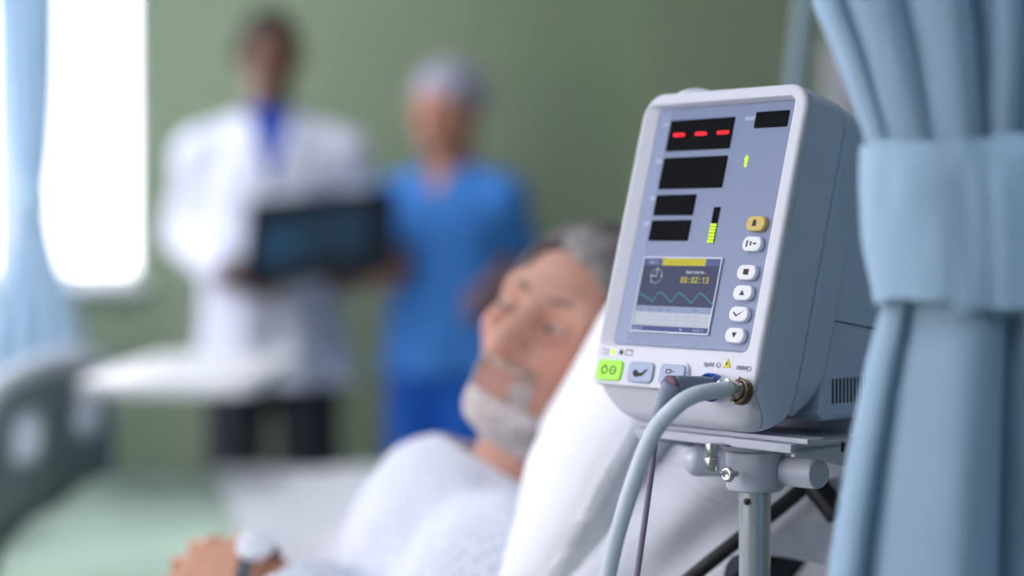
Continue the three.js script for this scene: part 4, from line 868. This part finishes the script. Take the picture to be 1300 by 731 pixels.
// ---- the doctor in a white coat
{
  const D = 5.2, base = at(345, 302, D); base.y = 0;
  standing({
    label: 'person in a white coat and blue shirt holding up an x-ray film', k: 1.012, sw: 0.185, pos: base, yaw: 0.12, skin: '#65432f', lips: '#4a2a26', skinM: M.skinDoctor, lidM: mat('lidDoctor', '#5b3a2a', 0.5), brow: M.hairDark, look: 0.0015, face: { w: 1 },
    head: (b) => frame(V(0.02, 1, 0.08), V(0.30, -0.16, 1), at(343, 71, D - 0.02).sub(b)),
    elbow: [at(238, 300, 5.22), at(452, 292, 5.22)], wrist: [at(293, 352, 4.99), at(424, 362, 5.02)],
    hands: [{ d: V(0.75, 0.05, 0.35), n: V(0.35, 0.25, -0.9), s: 1, curl: [0.35, 0.6, 0.4] }, { d: V(0.6, 0.12, 0.30), n: V(0.0, 0.8, -0.4), s: -1, curl: [0.25, 0.4, 0.3] }],
    dress(c) {
      const { g, k, R } = c, Q = (f) => rotF(f, c.yaw);
      part('hair', mesh3(shell(c.hf, 0.0065, (x, y, z) => 0.55 * z - 0.72 * y + 0.010 - 0.25 * Math.max(0, Math.abs(x) - 0.045) + 0.003 * noise(x * 80, y * 80, z * 80)), HLO, HHI, 0.004, c.head), M.hairDark, g, 'short black hair');
      const core = Q(blend([ell(V(0, 1.30 * k, 0), [0.178 * k, 0.215 * k, 0.122 * k]), ell(V(0, 1.08 * k, 0), [0.160 * k, 0.18 * k, 0.112 * k])], 0.06)), yoke = [0, 1].map((i) => cone(R((i ? 1 : -1) * 0.05, 1.468, -0.01), c.sh[i], 0.052 * k, 0.064 * k));
      const shirt = (x, y, z) => { let d = core(x, y, z); for (const f of yoke) d = smin(d, f(x, y, z), 0.04); d = smin(d, cone(R(0, 1.46, -0.012), R(0, 1.525, 0), 0.069 * k, 0.064 * k)(x, y, z), 0.02); return Math.max(d, y - 1.535 * k, 0.95 - y); };
      part('shirt', mesh3(shirt, [-0.35, 0.93, -0.25], [0.35, 1.6, 0.25], 0.010), M.shirtBlue, g, 'blue shirt with collar');
      const skirt = Q(flat(cone(V(0, 1.10 * k, 0), V(0, 0.78 * k, 0), 0.165 * k, 0.215 * k), 0.80));
      const sl = [0, 1].map((i) => [cone(c.sh[i], c.el[i], 0.070 * k, 0.062 * k), cone(c.el[i], c.wr[i], 0.062 * k, 0.052 * k)]);
      // sleeves end at the wrists
      const cuff = [0, 1].map((i) => { const d = c.wr[i].clone().sub(c.el[i]).normalize(), p = c.wr[i].clone().addScaledVector(d, -0.012); return (x, y, z) => Math.hypot(x - c.wr[i].x, y - c.wr[i].y, z - c.wr[i].z) > 0.14 ? -1 : (x - p.x) * d.x + (y - p.y) * d.y + (z - p.z) * d.z; });
      const coat = (x, y, z) => {
        let d = smin(core(x, y, z) - 0.014, skirt(x, y, z), 0.05); for (const f of yoke) d = smin(d, f(x, y, z) - 0.012, 0.04);
        const a = Math.atan2(x, z), low = sstep(1.12, 0.80, y);
        d += 0.012 * low * Math.sin(a * 7 + 0.6) + 0.006 * noise(x * 9, y * 6, z * 9);
        sl.forEach(([p, q], i) => { d = smin(d, Math.max(smin(p(x, y, z), q(x, y, z), 0.02) + 0.007 * noise(x * 16, y * 22, z * 16), cuff[i](x, y, z)), 0.035); });
        return d;
      };
      const vee = Q((x, y, z) => Math.max(Math.abs(x) - Math.max(0.004, (y - 1.31 * k) * 0.27), -z + 0.0));
      const cutLow = (x, y, z) => Math.max(0.80 - y, Q((a, b, e) => 0.071 * k - Math.hypot(a, e + 0.008))(x, y, z) > 0 && y > 1.44 * k ? 1 : -1);
      const full = (x, y, z) => Math.max(coat(x, y, z), cutLow(x, y, z), -vee(x, y, z), -(Q((a, b, e) => Math.max(Math.abs(a) - 0.0025, -e + 0.02))(x, y, z)));
      const ct = part('coat', mesh3(full, [-0.45, 0.78, -0.32], [0.45, 1.60, 0.42], 0.0105), M.coatWhite, g, 'white doctor coat, open at the collar');
      const lap = Q((x, y, z) => { const e = Math.abs(x) - Math.max(0.004, (y - 1.31 * k) * 0.27); return Math.max(-e, e - 0.045 * sstep(1.32, 1.40, y), -z + 0.02, 1.32 * k - y, y - 1.50 * k); });
      part('lapel', mesh3((x, y, z) => Math.max(coat(x, y, z) - 0.008, lap(x, y, z)), [-0.25, 1.2, -0.05], [0.25, 1.6, 0.28], 0.008), M.coatWhite, ct);
      const pk = (x0, y0, x1, y1) => part('pocket', mesh3((x, y, z) => Math.max(coat(x, y, z) - 0.006, Q((a, b, e) => Math.max(Math.abs(a - (x0 + x1) / 2) - (x1 - x0) / 2, Math.abs(b - (y0 + y1) / 2) - (y1 - y0) / 2, -e))(x, y, z)), [-0.3, y0 - 0.03, -0.02], [0.35, y1 + 0.03, 0.4], 0.008), M.coatWhite, ct);
      pk(0.055, 1.19, 0.145, 1.30); pk(-0.165, 0.88, -0.05, 1.0); pk(0.05, 0.88, 0.165, 1.0);
      trousers(c, M.trouserDark, 0.98, 0.06); shoes(c, M.shoeBlack);
    },
  });
}
// ---- the nurse in blue
{
  const D = 5.12, base = at(568, 302, D); base.y = 0;
  standing({
    label: 'person in bright blue scrubs and pale cap beside the x-ray film', k: 0.925, sw: 0.172, pos: base, yaw: -0.42, skin: '#c08a72', lips: '#a8605a', skinM: M.skinNurse, lidM: mat('lidNurse', '#b9836c', 0.55), brow: M.browGrey, look: -0.002, face: { w: 0.97 }, handK: 0.92,
    head: (b) => frame(V(-0.05, 1, 0.1), V(-0.65, -0.22, 1), at(566, 143, D - 0.03).sub(b)),
    elbow: [at(508, 326, 5.10), at(654, 325, 5.16)], wrist: [at(500, 353, 4.96), at(630, 358, 5.02)],
    hands: [{ d: V(-0.5, 0.06, -0.1), n: V(-0.1, 0.5, -0.8), s: 1, curl: [0.35, 0.6, 0.4] }, { d: V(-0.25, -0.4, 0.7), n: V(-0.8, 0.1, -0.4), s: -1, curl: [0.3, 0.4, 0.3] }],
    dress(c) {
      const { g, k, R } = c, Q = (f) => rotF(f, c.yaw);
      // soft gathered cap
      part('cap', mesh3((x, y, z) => { const d = smin(ell(V(0, 0.055, -0.025), [0.092, 0.083, 0.104])(x, y, z), ell(V(0, 0.03, -0.06), [0.082, 0.07, 0.075])(x, y, z), 0.03) + 0.0035 * noise(x * 40, y * 40, z * 40); return smax(d, 0.55 * z - 0.80 * y + 0.003, 0.008); }, [-0.12, -0.06, -0.16], [0.12, 0.16, 0.12], 0.0045, c.head), M.capLilac, g, 'pale lilac grey gathered cap');
      const core = Q(blend([ell(V(0, 1.30 * k, 0.004), [0.176 * k, 0.215 * k, 0.128 * k]), ell(V(0, 1.08 * k, 0), [0.165 * k, 0.19 * k, 0.118 * k])], 0.06));
      const skirt = Q(flat(cone(V(0, 1.10 * k, 0), V(0, 0.86 * k, 0), 0.175 * k, 0.205 * k), 0.78)), yoke = [0, 1].map((i) => cone(R((i ? 1 : -1) * 0.05, 1.468, -0.01), c.sh[i], 0.052 * k, 0.066 * k));
      const mid = [0, 1].map((i) => c.sh[i].clone().lerp(c.el[i], 1.0)), sl = [0, 1].map((i) => cone(c.sh[i], mid[i], 0.074 * k, 0.076 * k));
      const end = [0, 1].map((i) => { const d = c.el[i].clone().sub(c.sh[i]).normalize(); return (x, y, z) => Math.hypot(x - mid[i].x, y - mid[i].y, z - mid[i].z) > 0.13 ? -1 : (x - mid[i].x) * d.x + (y - mid[i].y) * d.y + (z - mid[i].z) * d.z; });
      const vee = Q((x, y, z) => Math.max(Math.abs(x) - Math.max(0, (y - 1.395 * k) * 0.5), -z));
      const top = (x, y, z) => {
        let d = smin(core(x, y, z), skirt(x, y, z), 0.05); for (const f of yoke) d = smin(d, f(x, y, z), 0.04);
        d += 0.010 * sstep(1.05, 0.8, y) * Math.sin(Math.atan2(x, z) * 6) + 0.005 * noise(x * 12, y * 9, z * 12);
        sl.forEach((f, i) => { d = smin(d, Math.max(f(x, y, z) + 0.004 * noise(x * 16, y * 20, z * 16), end[i](x, y, z)), 0.03); });
        return Math.max(d, 0.835 - y, (y > 1.44 * k ? Q((a, b, e) => 0.066 * k - Math.hypot(a, e + 0.008))(x, y, z) : -1), -vee(x, y, z));
      };
      const tn = part('tunic', mesh3(top, [-0.42, 0.8, -0.3], [0.42, 1.5, 0.4], 0.0105), M.scrubBlue, g, 'bright blue short sleeved tunic');
      part('pocket', mesh3((x, y, z) => Math.max(top(x, y, z) - 0.005, Q((a, b, e) => Math.max(Math.abs(a + 0.09) - 0.05, Math.abs(b - 0.95) - 0.06, -e))(x, y, z)), [-0.35, 0.86, -0.1], [0.3, 1.04, 0.35], 0.008), M.scrubBlue, tn);
      trousers(c, M.scrubTrouser, 0.93, 0.05, 1.05); shoes(c, M.shoeWhite);
    },
  });
}
// ---- the x-ray film between them
{
  const film = canvasTex(512, 420, (x, w, h) => {
    x.fillStyle = '#07131d'; x.fillRect(0, 0, w, h);
    const gl = (cx, cy, rx, ry, c) => { x.save(); x.translate(cx * w, cy * h); x.scale(rx * w, ry * h); const gr = x.createRadialGradient(0, 0, 0, 0, 0, 1); gr.addColorStop(0, c); gr.addColorStop(1, 'rgba(20,60,90,0)'); x.fillStyle = gr; x.beginPath(); x.arc(0, 0, 1, 0, 7); x.fill(); x.restore(); };
    gl(0.24, 0.55, 0.24, 0.40, 'rgba(38,88,122,0.85)'); gl(0.46, 0.50, 0.10, 0.5, 'rgba(60,105,135,0.55)'); gl(0.68, 0.45, 0.2, 0.4, 'rgba(46,80,108,0.7)');
    x.strokeStyle = 'rgba(90,140,170,0.35)'; x.lineWidth = 7;
    for (let i = 0; i < 6; i++) for (const s of [-1, 1]) { x.beginPath(); x.ellipse((0.46 + s * 0.20) * w, (0.22 + i * 0.12) * h, 0.17 * w, 0.07 * h, s * 0.25, Math.PI, 2 * Math.PI); x.stroke(); }
  });
  const c = at(406, 300, 4.93), f = thing('x_ray_film', 'dark blue x-ray film held between the white coat and the blue scrubs', 'x-ray film', c.toArray());
  f.rotation.set(-0.66, -0.12, 0.10, 'ZYX');
  part('sheet', box(0.405, 0.285, 0.0012), mat('filmBase', '#08141d', 0.5, { specularIntensity: 0.1 }), f);
  part('picture', new THREE.PlaneGeometry(0.392, 0.272).translate(0, 0, 0.0008), mat('filmPicture', '#ffffff', 0.5, { map: film, specularIntensity: 0.1 }), f);
}
// ---- the patient
{
  const base = V(-0.36, HY, -1.99), g = thing('person', 'person with a white beard lying in bed in a patterned gown', 'person', base.toArray());
  const L = (x, y, z) => V(x, y, z).sub(base), Lv = (p) => p.clone().sub(base);
  const Sc = V(0.012, 0.878, -1.99), dn = V(-0.70, -0.714, 0), fn = V(-0.714, 0.70, 0);
  const T = (s, f, z) => Lv(Sc.clone().addScaledVector(dn, s).addScaledVector(fn, f).add(V(0, 0, z)));
  const qT = new THREE.Quaternion().setFromRotationMatrix(new THREE.Matrix4().makeBasis(fn, dn.clone().negate(), V(0, 0, 1)));   // local: x front, y up the spine, z across
  const hc = at(726, 437, 1.95), head = frame(V(0.47, 0.88, -0.07), V(-0.535, 0.315, 0.777), Lv(hc));
  const nk = V(0, -0.09, -0.035).applyMatrix4(head);
  const sN = T(0.015, -0.01, 0.175), sF = T(0.03, 0.0, -0.175), eN = L(-0.115, 0.72, -1.70), wN = Lv(at(342, 742, 1.87)), eF = L(-0.20, 0.72, -2.27), wF = L(-0.36, 0.775, -2.10);
  const hips = [1, -1].map((s) => L(-0.36, 0.565, -1.99 + s * 0.09)), kne = [1, -1].map((s) => L(-0.79, 0.63, -1.99 + s * 0.11)), ank = [1, -1].map((s) => L(-1.21, 0.525, -1.99 + s * 0.10)), toe = [1, -1].map((s) => L(-1.28, 0.68, -1.99 + s * 0.13));
  const tor = blend([ell(T(0.13, 0, 0), [0.090, 0.18, 0.160], qT), ell(T(0.33, 0.0, 0), [0.100, 0.17, 0.150], qT), ell(L(-0.36, 0.575, -1.99), [0.16, 0.11, 0.165])], 0.06);
  const lim = [cone(T(0.0, -0.01, 0), nk, 0.066, 0.058), cone(T(-0.005, 0, 0.06), sN, 0.058, 0.055), cone(T(-0.005, 0, -0.06), sF, 0.058, 0.055), cone(sN, eN, 0.052, 0.042), cone(eN, wN, 0.043, 0.028), cone(sF, eF, 0.052, 0.042), cone(eF, wF, 0.043, 0.028)];
  for (const i of [0, 1]) lim.push(cone(hips[i], kne[i], 0.080, 0.056), cone(kne[i], ank[i], 0.055, 0.036), cone(ank[i], toe[i], 0.038, 0.028));
  const body = (x, y, z) => { let d = tor(x, y, z); for (const f of lim) d = smin(d, f(x, y, z), 0.028); return d; };
  const hf0 = headField({ w: 1, nose: 1.015, aged: true }), hf = hf0;
  const parts = [mesh3(body, [-1.0, -0.05, -0.42], [0.45, 0.62, 0.42], 0.013)];
  parts.push(headPaint(mesh3(hf, HLO, HHI, 0.0032), '#c6937f', '#b07d70', 1.1).applyMatrix4(head));
  const hN = handBones(wN, V(-0.82, 0.10, -0.42), V(0.35, -0.75, -0.45), 1, [0.45, 0.75, 0.5], 0.14), hF = handBones(wF, V(-0.45, 0.12, 0.8), V(0.5, -0.8, 0.1), -1, [0.3, 0.5, 0.4]);
  for (const q of [hN, hF]) parts.push(mesh3(q.f, q.lo, q.hi, 0.0036));
  part('body', skinMesh(parts, '#c48c72', 0.16), M.skinPatient, g);
  faceParts(g, head, { look: -0.002, brow: M.browGrey, lid: 0.5, lidM: mat('lidPatient', '#bd8a77', 0.55) });
  part('hair', paint(mesh3(shell(hf, 0.012, (x, y, z) => 0.85 * z - 0.53 * y - 0.020 + 0.006 * noise(x * 50, y * 50, z * 50)), HLO, HHI, 0.0032), (x, y, z) => { const w = clamp(0.5 + 0.45 * noise(x * 30, y * 30, z * 14) + 0.25 * noise(x * 90, y * 90, z * 30), 0, 1), a = lin('#4a4443'), b = lin('#a9a3a1'); return [0, 1, 2].map((i) => mix(a[i], b[i], w * w)); }).applyMatrix4(head), mat('hairSalt', '#ffffff', 0.85, { vertexColors: true }), g, 'short grey hair with receding hairline');
  // trimmed beard: jaw, chin and moustache, the mouth left free
  const beardZone = (x, y, z) => {
    const jaw = Math.max(y + 0.085 - 0.36 * Math.max(0, 0.05 - z), -z - 0.004, -0.128 - y), mo = Math.max(Math.abs(x) - 0.032, Math.abs(y + 0.0535) - 0.0065, 0.05 - z);
    const mouth = Math.max(Math.abs(x) - 0.023, Math.abs(y + 0.0690) - 0.0105, 0.05 - z);
    const corner = Math.max(Math.abs(Math.abs(x) - 0.030) - 0.006, y + 0.050, -0.09 - y, 0.045 - z);
    return Math.max(Math.min(jaw, mo, corner), -mouth);
  };
  part('beard', paint(mesh3((x, y, z) => Math.max(hf0(x, y, z) - 0.0030 - 0.0014 * noise(x * 260, y * 260, z * 260), beardZone(x, y, z) + 0.003 * noise(x * 120, y * 120, z * 120)), HLO, HHI, 0.0028), (x, y, z) => { const w = 0.8 + 0.2 * noise(x * 120, y * 120, z * 120), a = lin(y > -0.062 ? '#c2a598' : '#e0d4d0'); return a.map((c) => c * w); }).applyMatrix4(head), mat('beardSalt', '#ffffff', 0.9, { vertexColors: true }), g, 'short white beard and moustache');
  // gown with a faint blue print
  const print = canvasTex(512, 512, (x, w, h) => {
    x.fillStyle = '#e2e5f0'; x.fillRect(0, 0, w, h); x.fillStyle = '#a3b1d2';
    for (let j = 0; j < 16; j++) for (let i = 0; i < 16; i++) { if ((i + (j >> 1)) % 5 === 4) continue; const a = i * 32 + (j % 2) * 16, b = j * 32; x.fillRect((a + 4) % w, b + 8, 18, 5); x.fillRect((a + 9) % w, b + 16, 8, 4); }
  });
  print.wrapS = print.wrapT = THREE.RepeatWrapping;
  mat('gownPrint', '#ffffff', 0.9, { map: print, side: THREE.DoubleSide, sheen: 0.2 });
  const gt = blend([ell(T(0.13, 0.0, 0), [0.108, 0.20, 0.185], qT), ell(T(0.33, 0.0, 0), [0.118, 0.19, 0.175], qT), ell(L(-0.38, 0.58, -1.99), [0.20, 0.135, 0.195])], 0.06);
  const upN = eN.clone().lerp(wN, 0.86), upF = sF.clone().lerp(eF, 0.9);
  const gl = [cone(T(-0.005, 0, 0.05), sN, 0.072, 0.072), cone(T(-0.005, 0, -0.05), sF, 0.072, 0.072), cone(sN, eN, 0.072, 0.066), cone(eN, upN, 0.066, 0.058), cone(sF, upF, 0.074, 0.078)];
  const ends = [[eN, upN], [sF, upF]].map(([a, b]) => { const d = b.clone().sub(a).normalize(); return (x, y, z) => Math.hypot(x - b.x, y - b.y, z - b.z) > 0.12 ? -1 : (x - b.x) * d.x + (y - b.y) * d.y + (z - b.z) * d.z; });
  const neckHole = cone(T(-0.10, 0.035, 0), T(0.04, 0.09, 0), 0.074, 0.056);
  const gown = (x, y, z) => {
    let d = gt(x, y, z); d = smin(d, gl[0](x, y, z), 0.085); d = smin(d, gl[1](x, y, z), 0.085); d = smin(d, gl[2](x, y, z), 0.07); d = smin(d, Math.max(gl[3](x, y, z), ends[0](x, y, z)), 0.03); d = smin(d, Math.max(gl[4](x, y, z), ends[1](x, y, z)), 0.05);
    const s = -(x * dn.x + y * dn.y);
    d += 0.009 * noise(x * 7 + z * 5, y * 9, z * 9) + 0.006 * Math.sin(z * 34 + s * 12 + 3 * noise(x * 6, y * 6, z * 4)) * (0.5 + 0.5 * noise(x * 5, y * 5, z * 6 + 4)) + 0.0035 * noise(x * 26, y * 26, z * 26);
    d = smax(d, -neckHole(x, y, z), 0.012);
    return Math.max(d, -0.26 - x);
  };
  const gg = mesh3(gown, [-0.30, -0.02, -0.40], [0.48, 0.60, 0.40], 0.0085);
  { const p = gg.attributes.position, uv = new Float32Array(p.count * 2); for (let i = 0; i < p.count; i++) { uv[i * 2] = (p.getX(i) * dn.x + p.getY(i) * dn.y) * 7; uv[i * 2 + 1] = p.getZ(i) * 7 + p.getX(i) * 1.3; } gg.setAttribute('uv', new THREE.BufferAttribute(uv, 2)); }
  part('gown', gg, M.gownPrint, g, 'white hospital gown with a faint blue print');
  // watch on the near wrist
  const wd = V(-0.82, 0.10, -0.42).normalize(), wc = Lv(at(329, 729, 1.865)).add(base);
  const band = thing('wristwatch', 'pale shiny wristwatch with dark strap worn by the bearded patient', 'watch', wc.toArray());
  const q = new THREE.Quaternion().setFromUnitVectors(V(0, 1, 0), wd);
  part('strap', new THREE.LatheGeometry([[0.029, -0.009], [0.0312, -0.008], [0.0312, 0.008], [0.029, 0.009], [0.029, -0.009]].map(([a, b]) => new THREE.Vector2(a, b)), 48).applyQuaternion(q), M.darkGrey, band);
  part('case', lathe([[0, 0], [0.017, 0], [0.0185, 0.002], [0.0185, 0.007], [0.016, 0.0095], [0, 0.0095]], V(-0.002, 0.027, 0.010), V(0.0, 0.80, 0.6)), mat('watchCase', '#e4e7ef', 0.3, { metalness: 0.35 }), band);
}
// ---- pillow behind the patient's head and the cover over the legs
{
  const c = V(0.118, 1.000, -1.955), a = 62 * Math.PI / 180, ax = V(Math.cos(a), Math.sin(a), 0), ay = V(-Math.sin(a), Math.cos(a), 0);
  const hcW = at(726, 437, 1.95), mh = frame(V(0.47, 0.88, -0.07), V(-0.535, 0.315, 0.777), hcW).invert(), hq = V();
  const skull = ell(V(0, 0.02, -0.012), [0.082, 0.098, 0.100]), nb = cone(V(-0.02, 0.93, -1.98), V(0.01, 1.03, -1.97), 0.085, 0.075), shl = cone(V(-0.02, 0.905, -1.79), V(-0.02, 0.905, -2.17), 0.095, 0.095), tr = cone(V(-0.04, 0.90, -1.98), V(-0.25, 0.68, -1.98), 0.15, 0.16);
  const f = (x, y, z) => {
    const px = x - c.x, py = y - c.y, w = z - c.z;
    const near = sstep(0.10, 0.36, w), far = sstep(0.10, 0.36, -w);
    const s = px * ax.x + py * ax.y, t = px * ay.x + py * ay.y - 0.030 * (near + far);
    const e = Math.pow(Math.pow(Math.abs(s / 0.255), 3.2) + Math.pow(Math.abs(w / 0.355), 3.2), 1 / 3.2);
    const th = 0.088 * Math.pow(Math.max(0, 1 - Math.pow(e, 2.6)), 0.62);
    let d = Math.max((Math.abs(t) - th - 0.004) * 0.75, (e - 1) * 0.22);
    d += 0.003 * noise(x * 14, y * 14, z * 14) + 0.004 * noise(s * 6, t * 10, w * 20);
    hq.set(x, y, z).applyMatrix4(mh);
    d = smax(d, -(skull(hq.x, hq.y, hq.z) - 0.004), 0.03);
    d = smax(d, -nb(x, y, z), 0.02); d = smax(d, -shl(x, y, z), 0.03);
    return smax(d, -tr(x, y, z), 0.03);
  };
  solo('pillow', netMesh(f, [-0.25, 0.72, -2.36], [0.45, 1.36, -1.56], 0.008), M.pillowWhite, 'plump white pillow propped behind the bearded head', 'pillow');
  solo('bed_cover', cloth((u, v) => {
    const x = mix(-0.40, -1.74, u), z = mix(BZ1 - 0.03, BZ0 + 0.03, v), w = (z + 1.99) / 0.30, e = Math.abs(z - BZC) > 0.40 ? (Math.abs(z - BZC) - 0.40) * 2.2 : 0;
    const leg = Math.max(mix(0.19, 0.245, sstep(-0.45, -0.79, x)) - 0.11 * sstep(-0.85, -1.12, x), 0.26 * Math.exp(-(((x + 1.29) / 0.13) ** 2)));
    return V(x, HY + 0.014 + 0.006 * noise(x * 9, z * 9, 3) + leg * Math.exp(-Math.pow(Math.abs(w), 3.5)) * (x < -1.5 ? Math.max(0, (x + 1.72) / 0.22) : 1) - e, z);
  }, 110, 80, 0.005, [1.4, 0.9]), M.sheetWhite, 'white cover over the legs of the bearded patient', 'cover');
}
renderer.render(scene, camera);
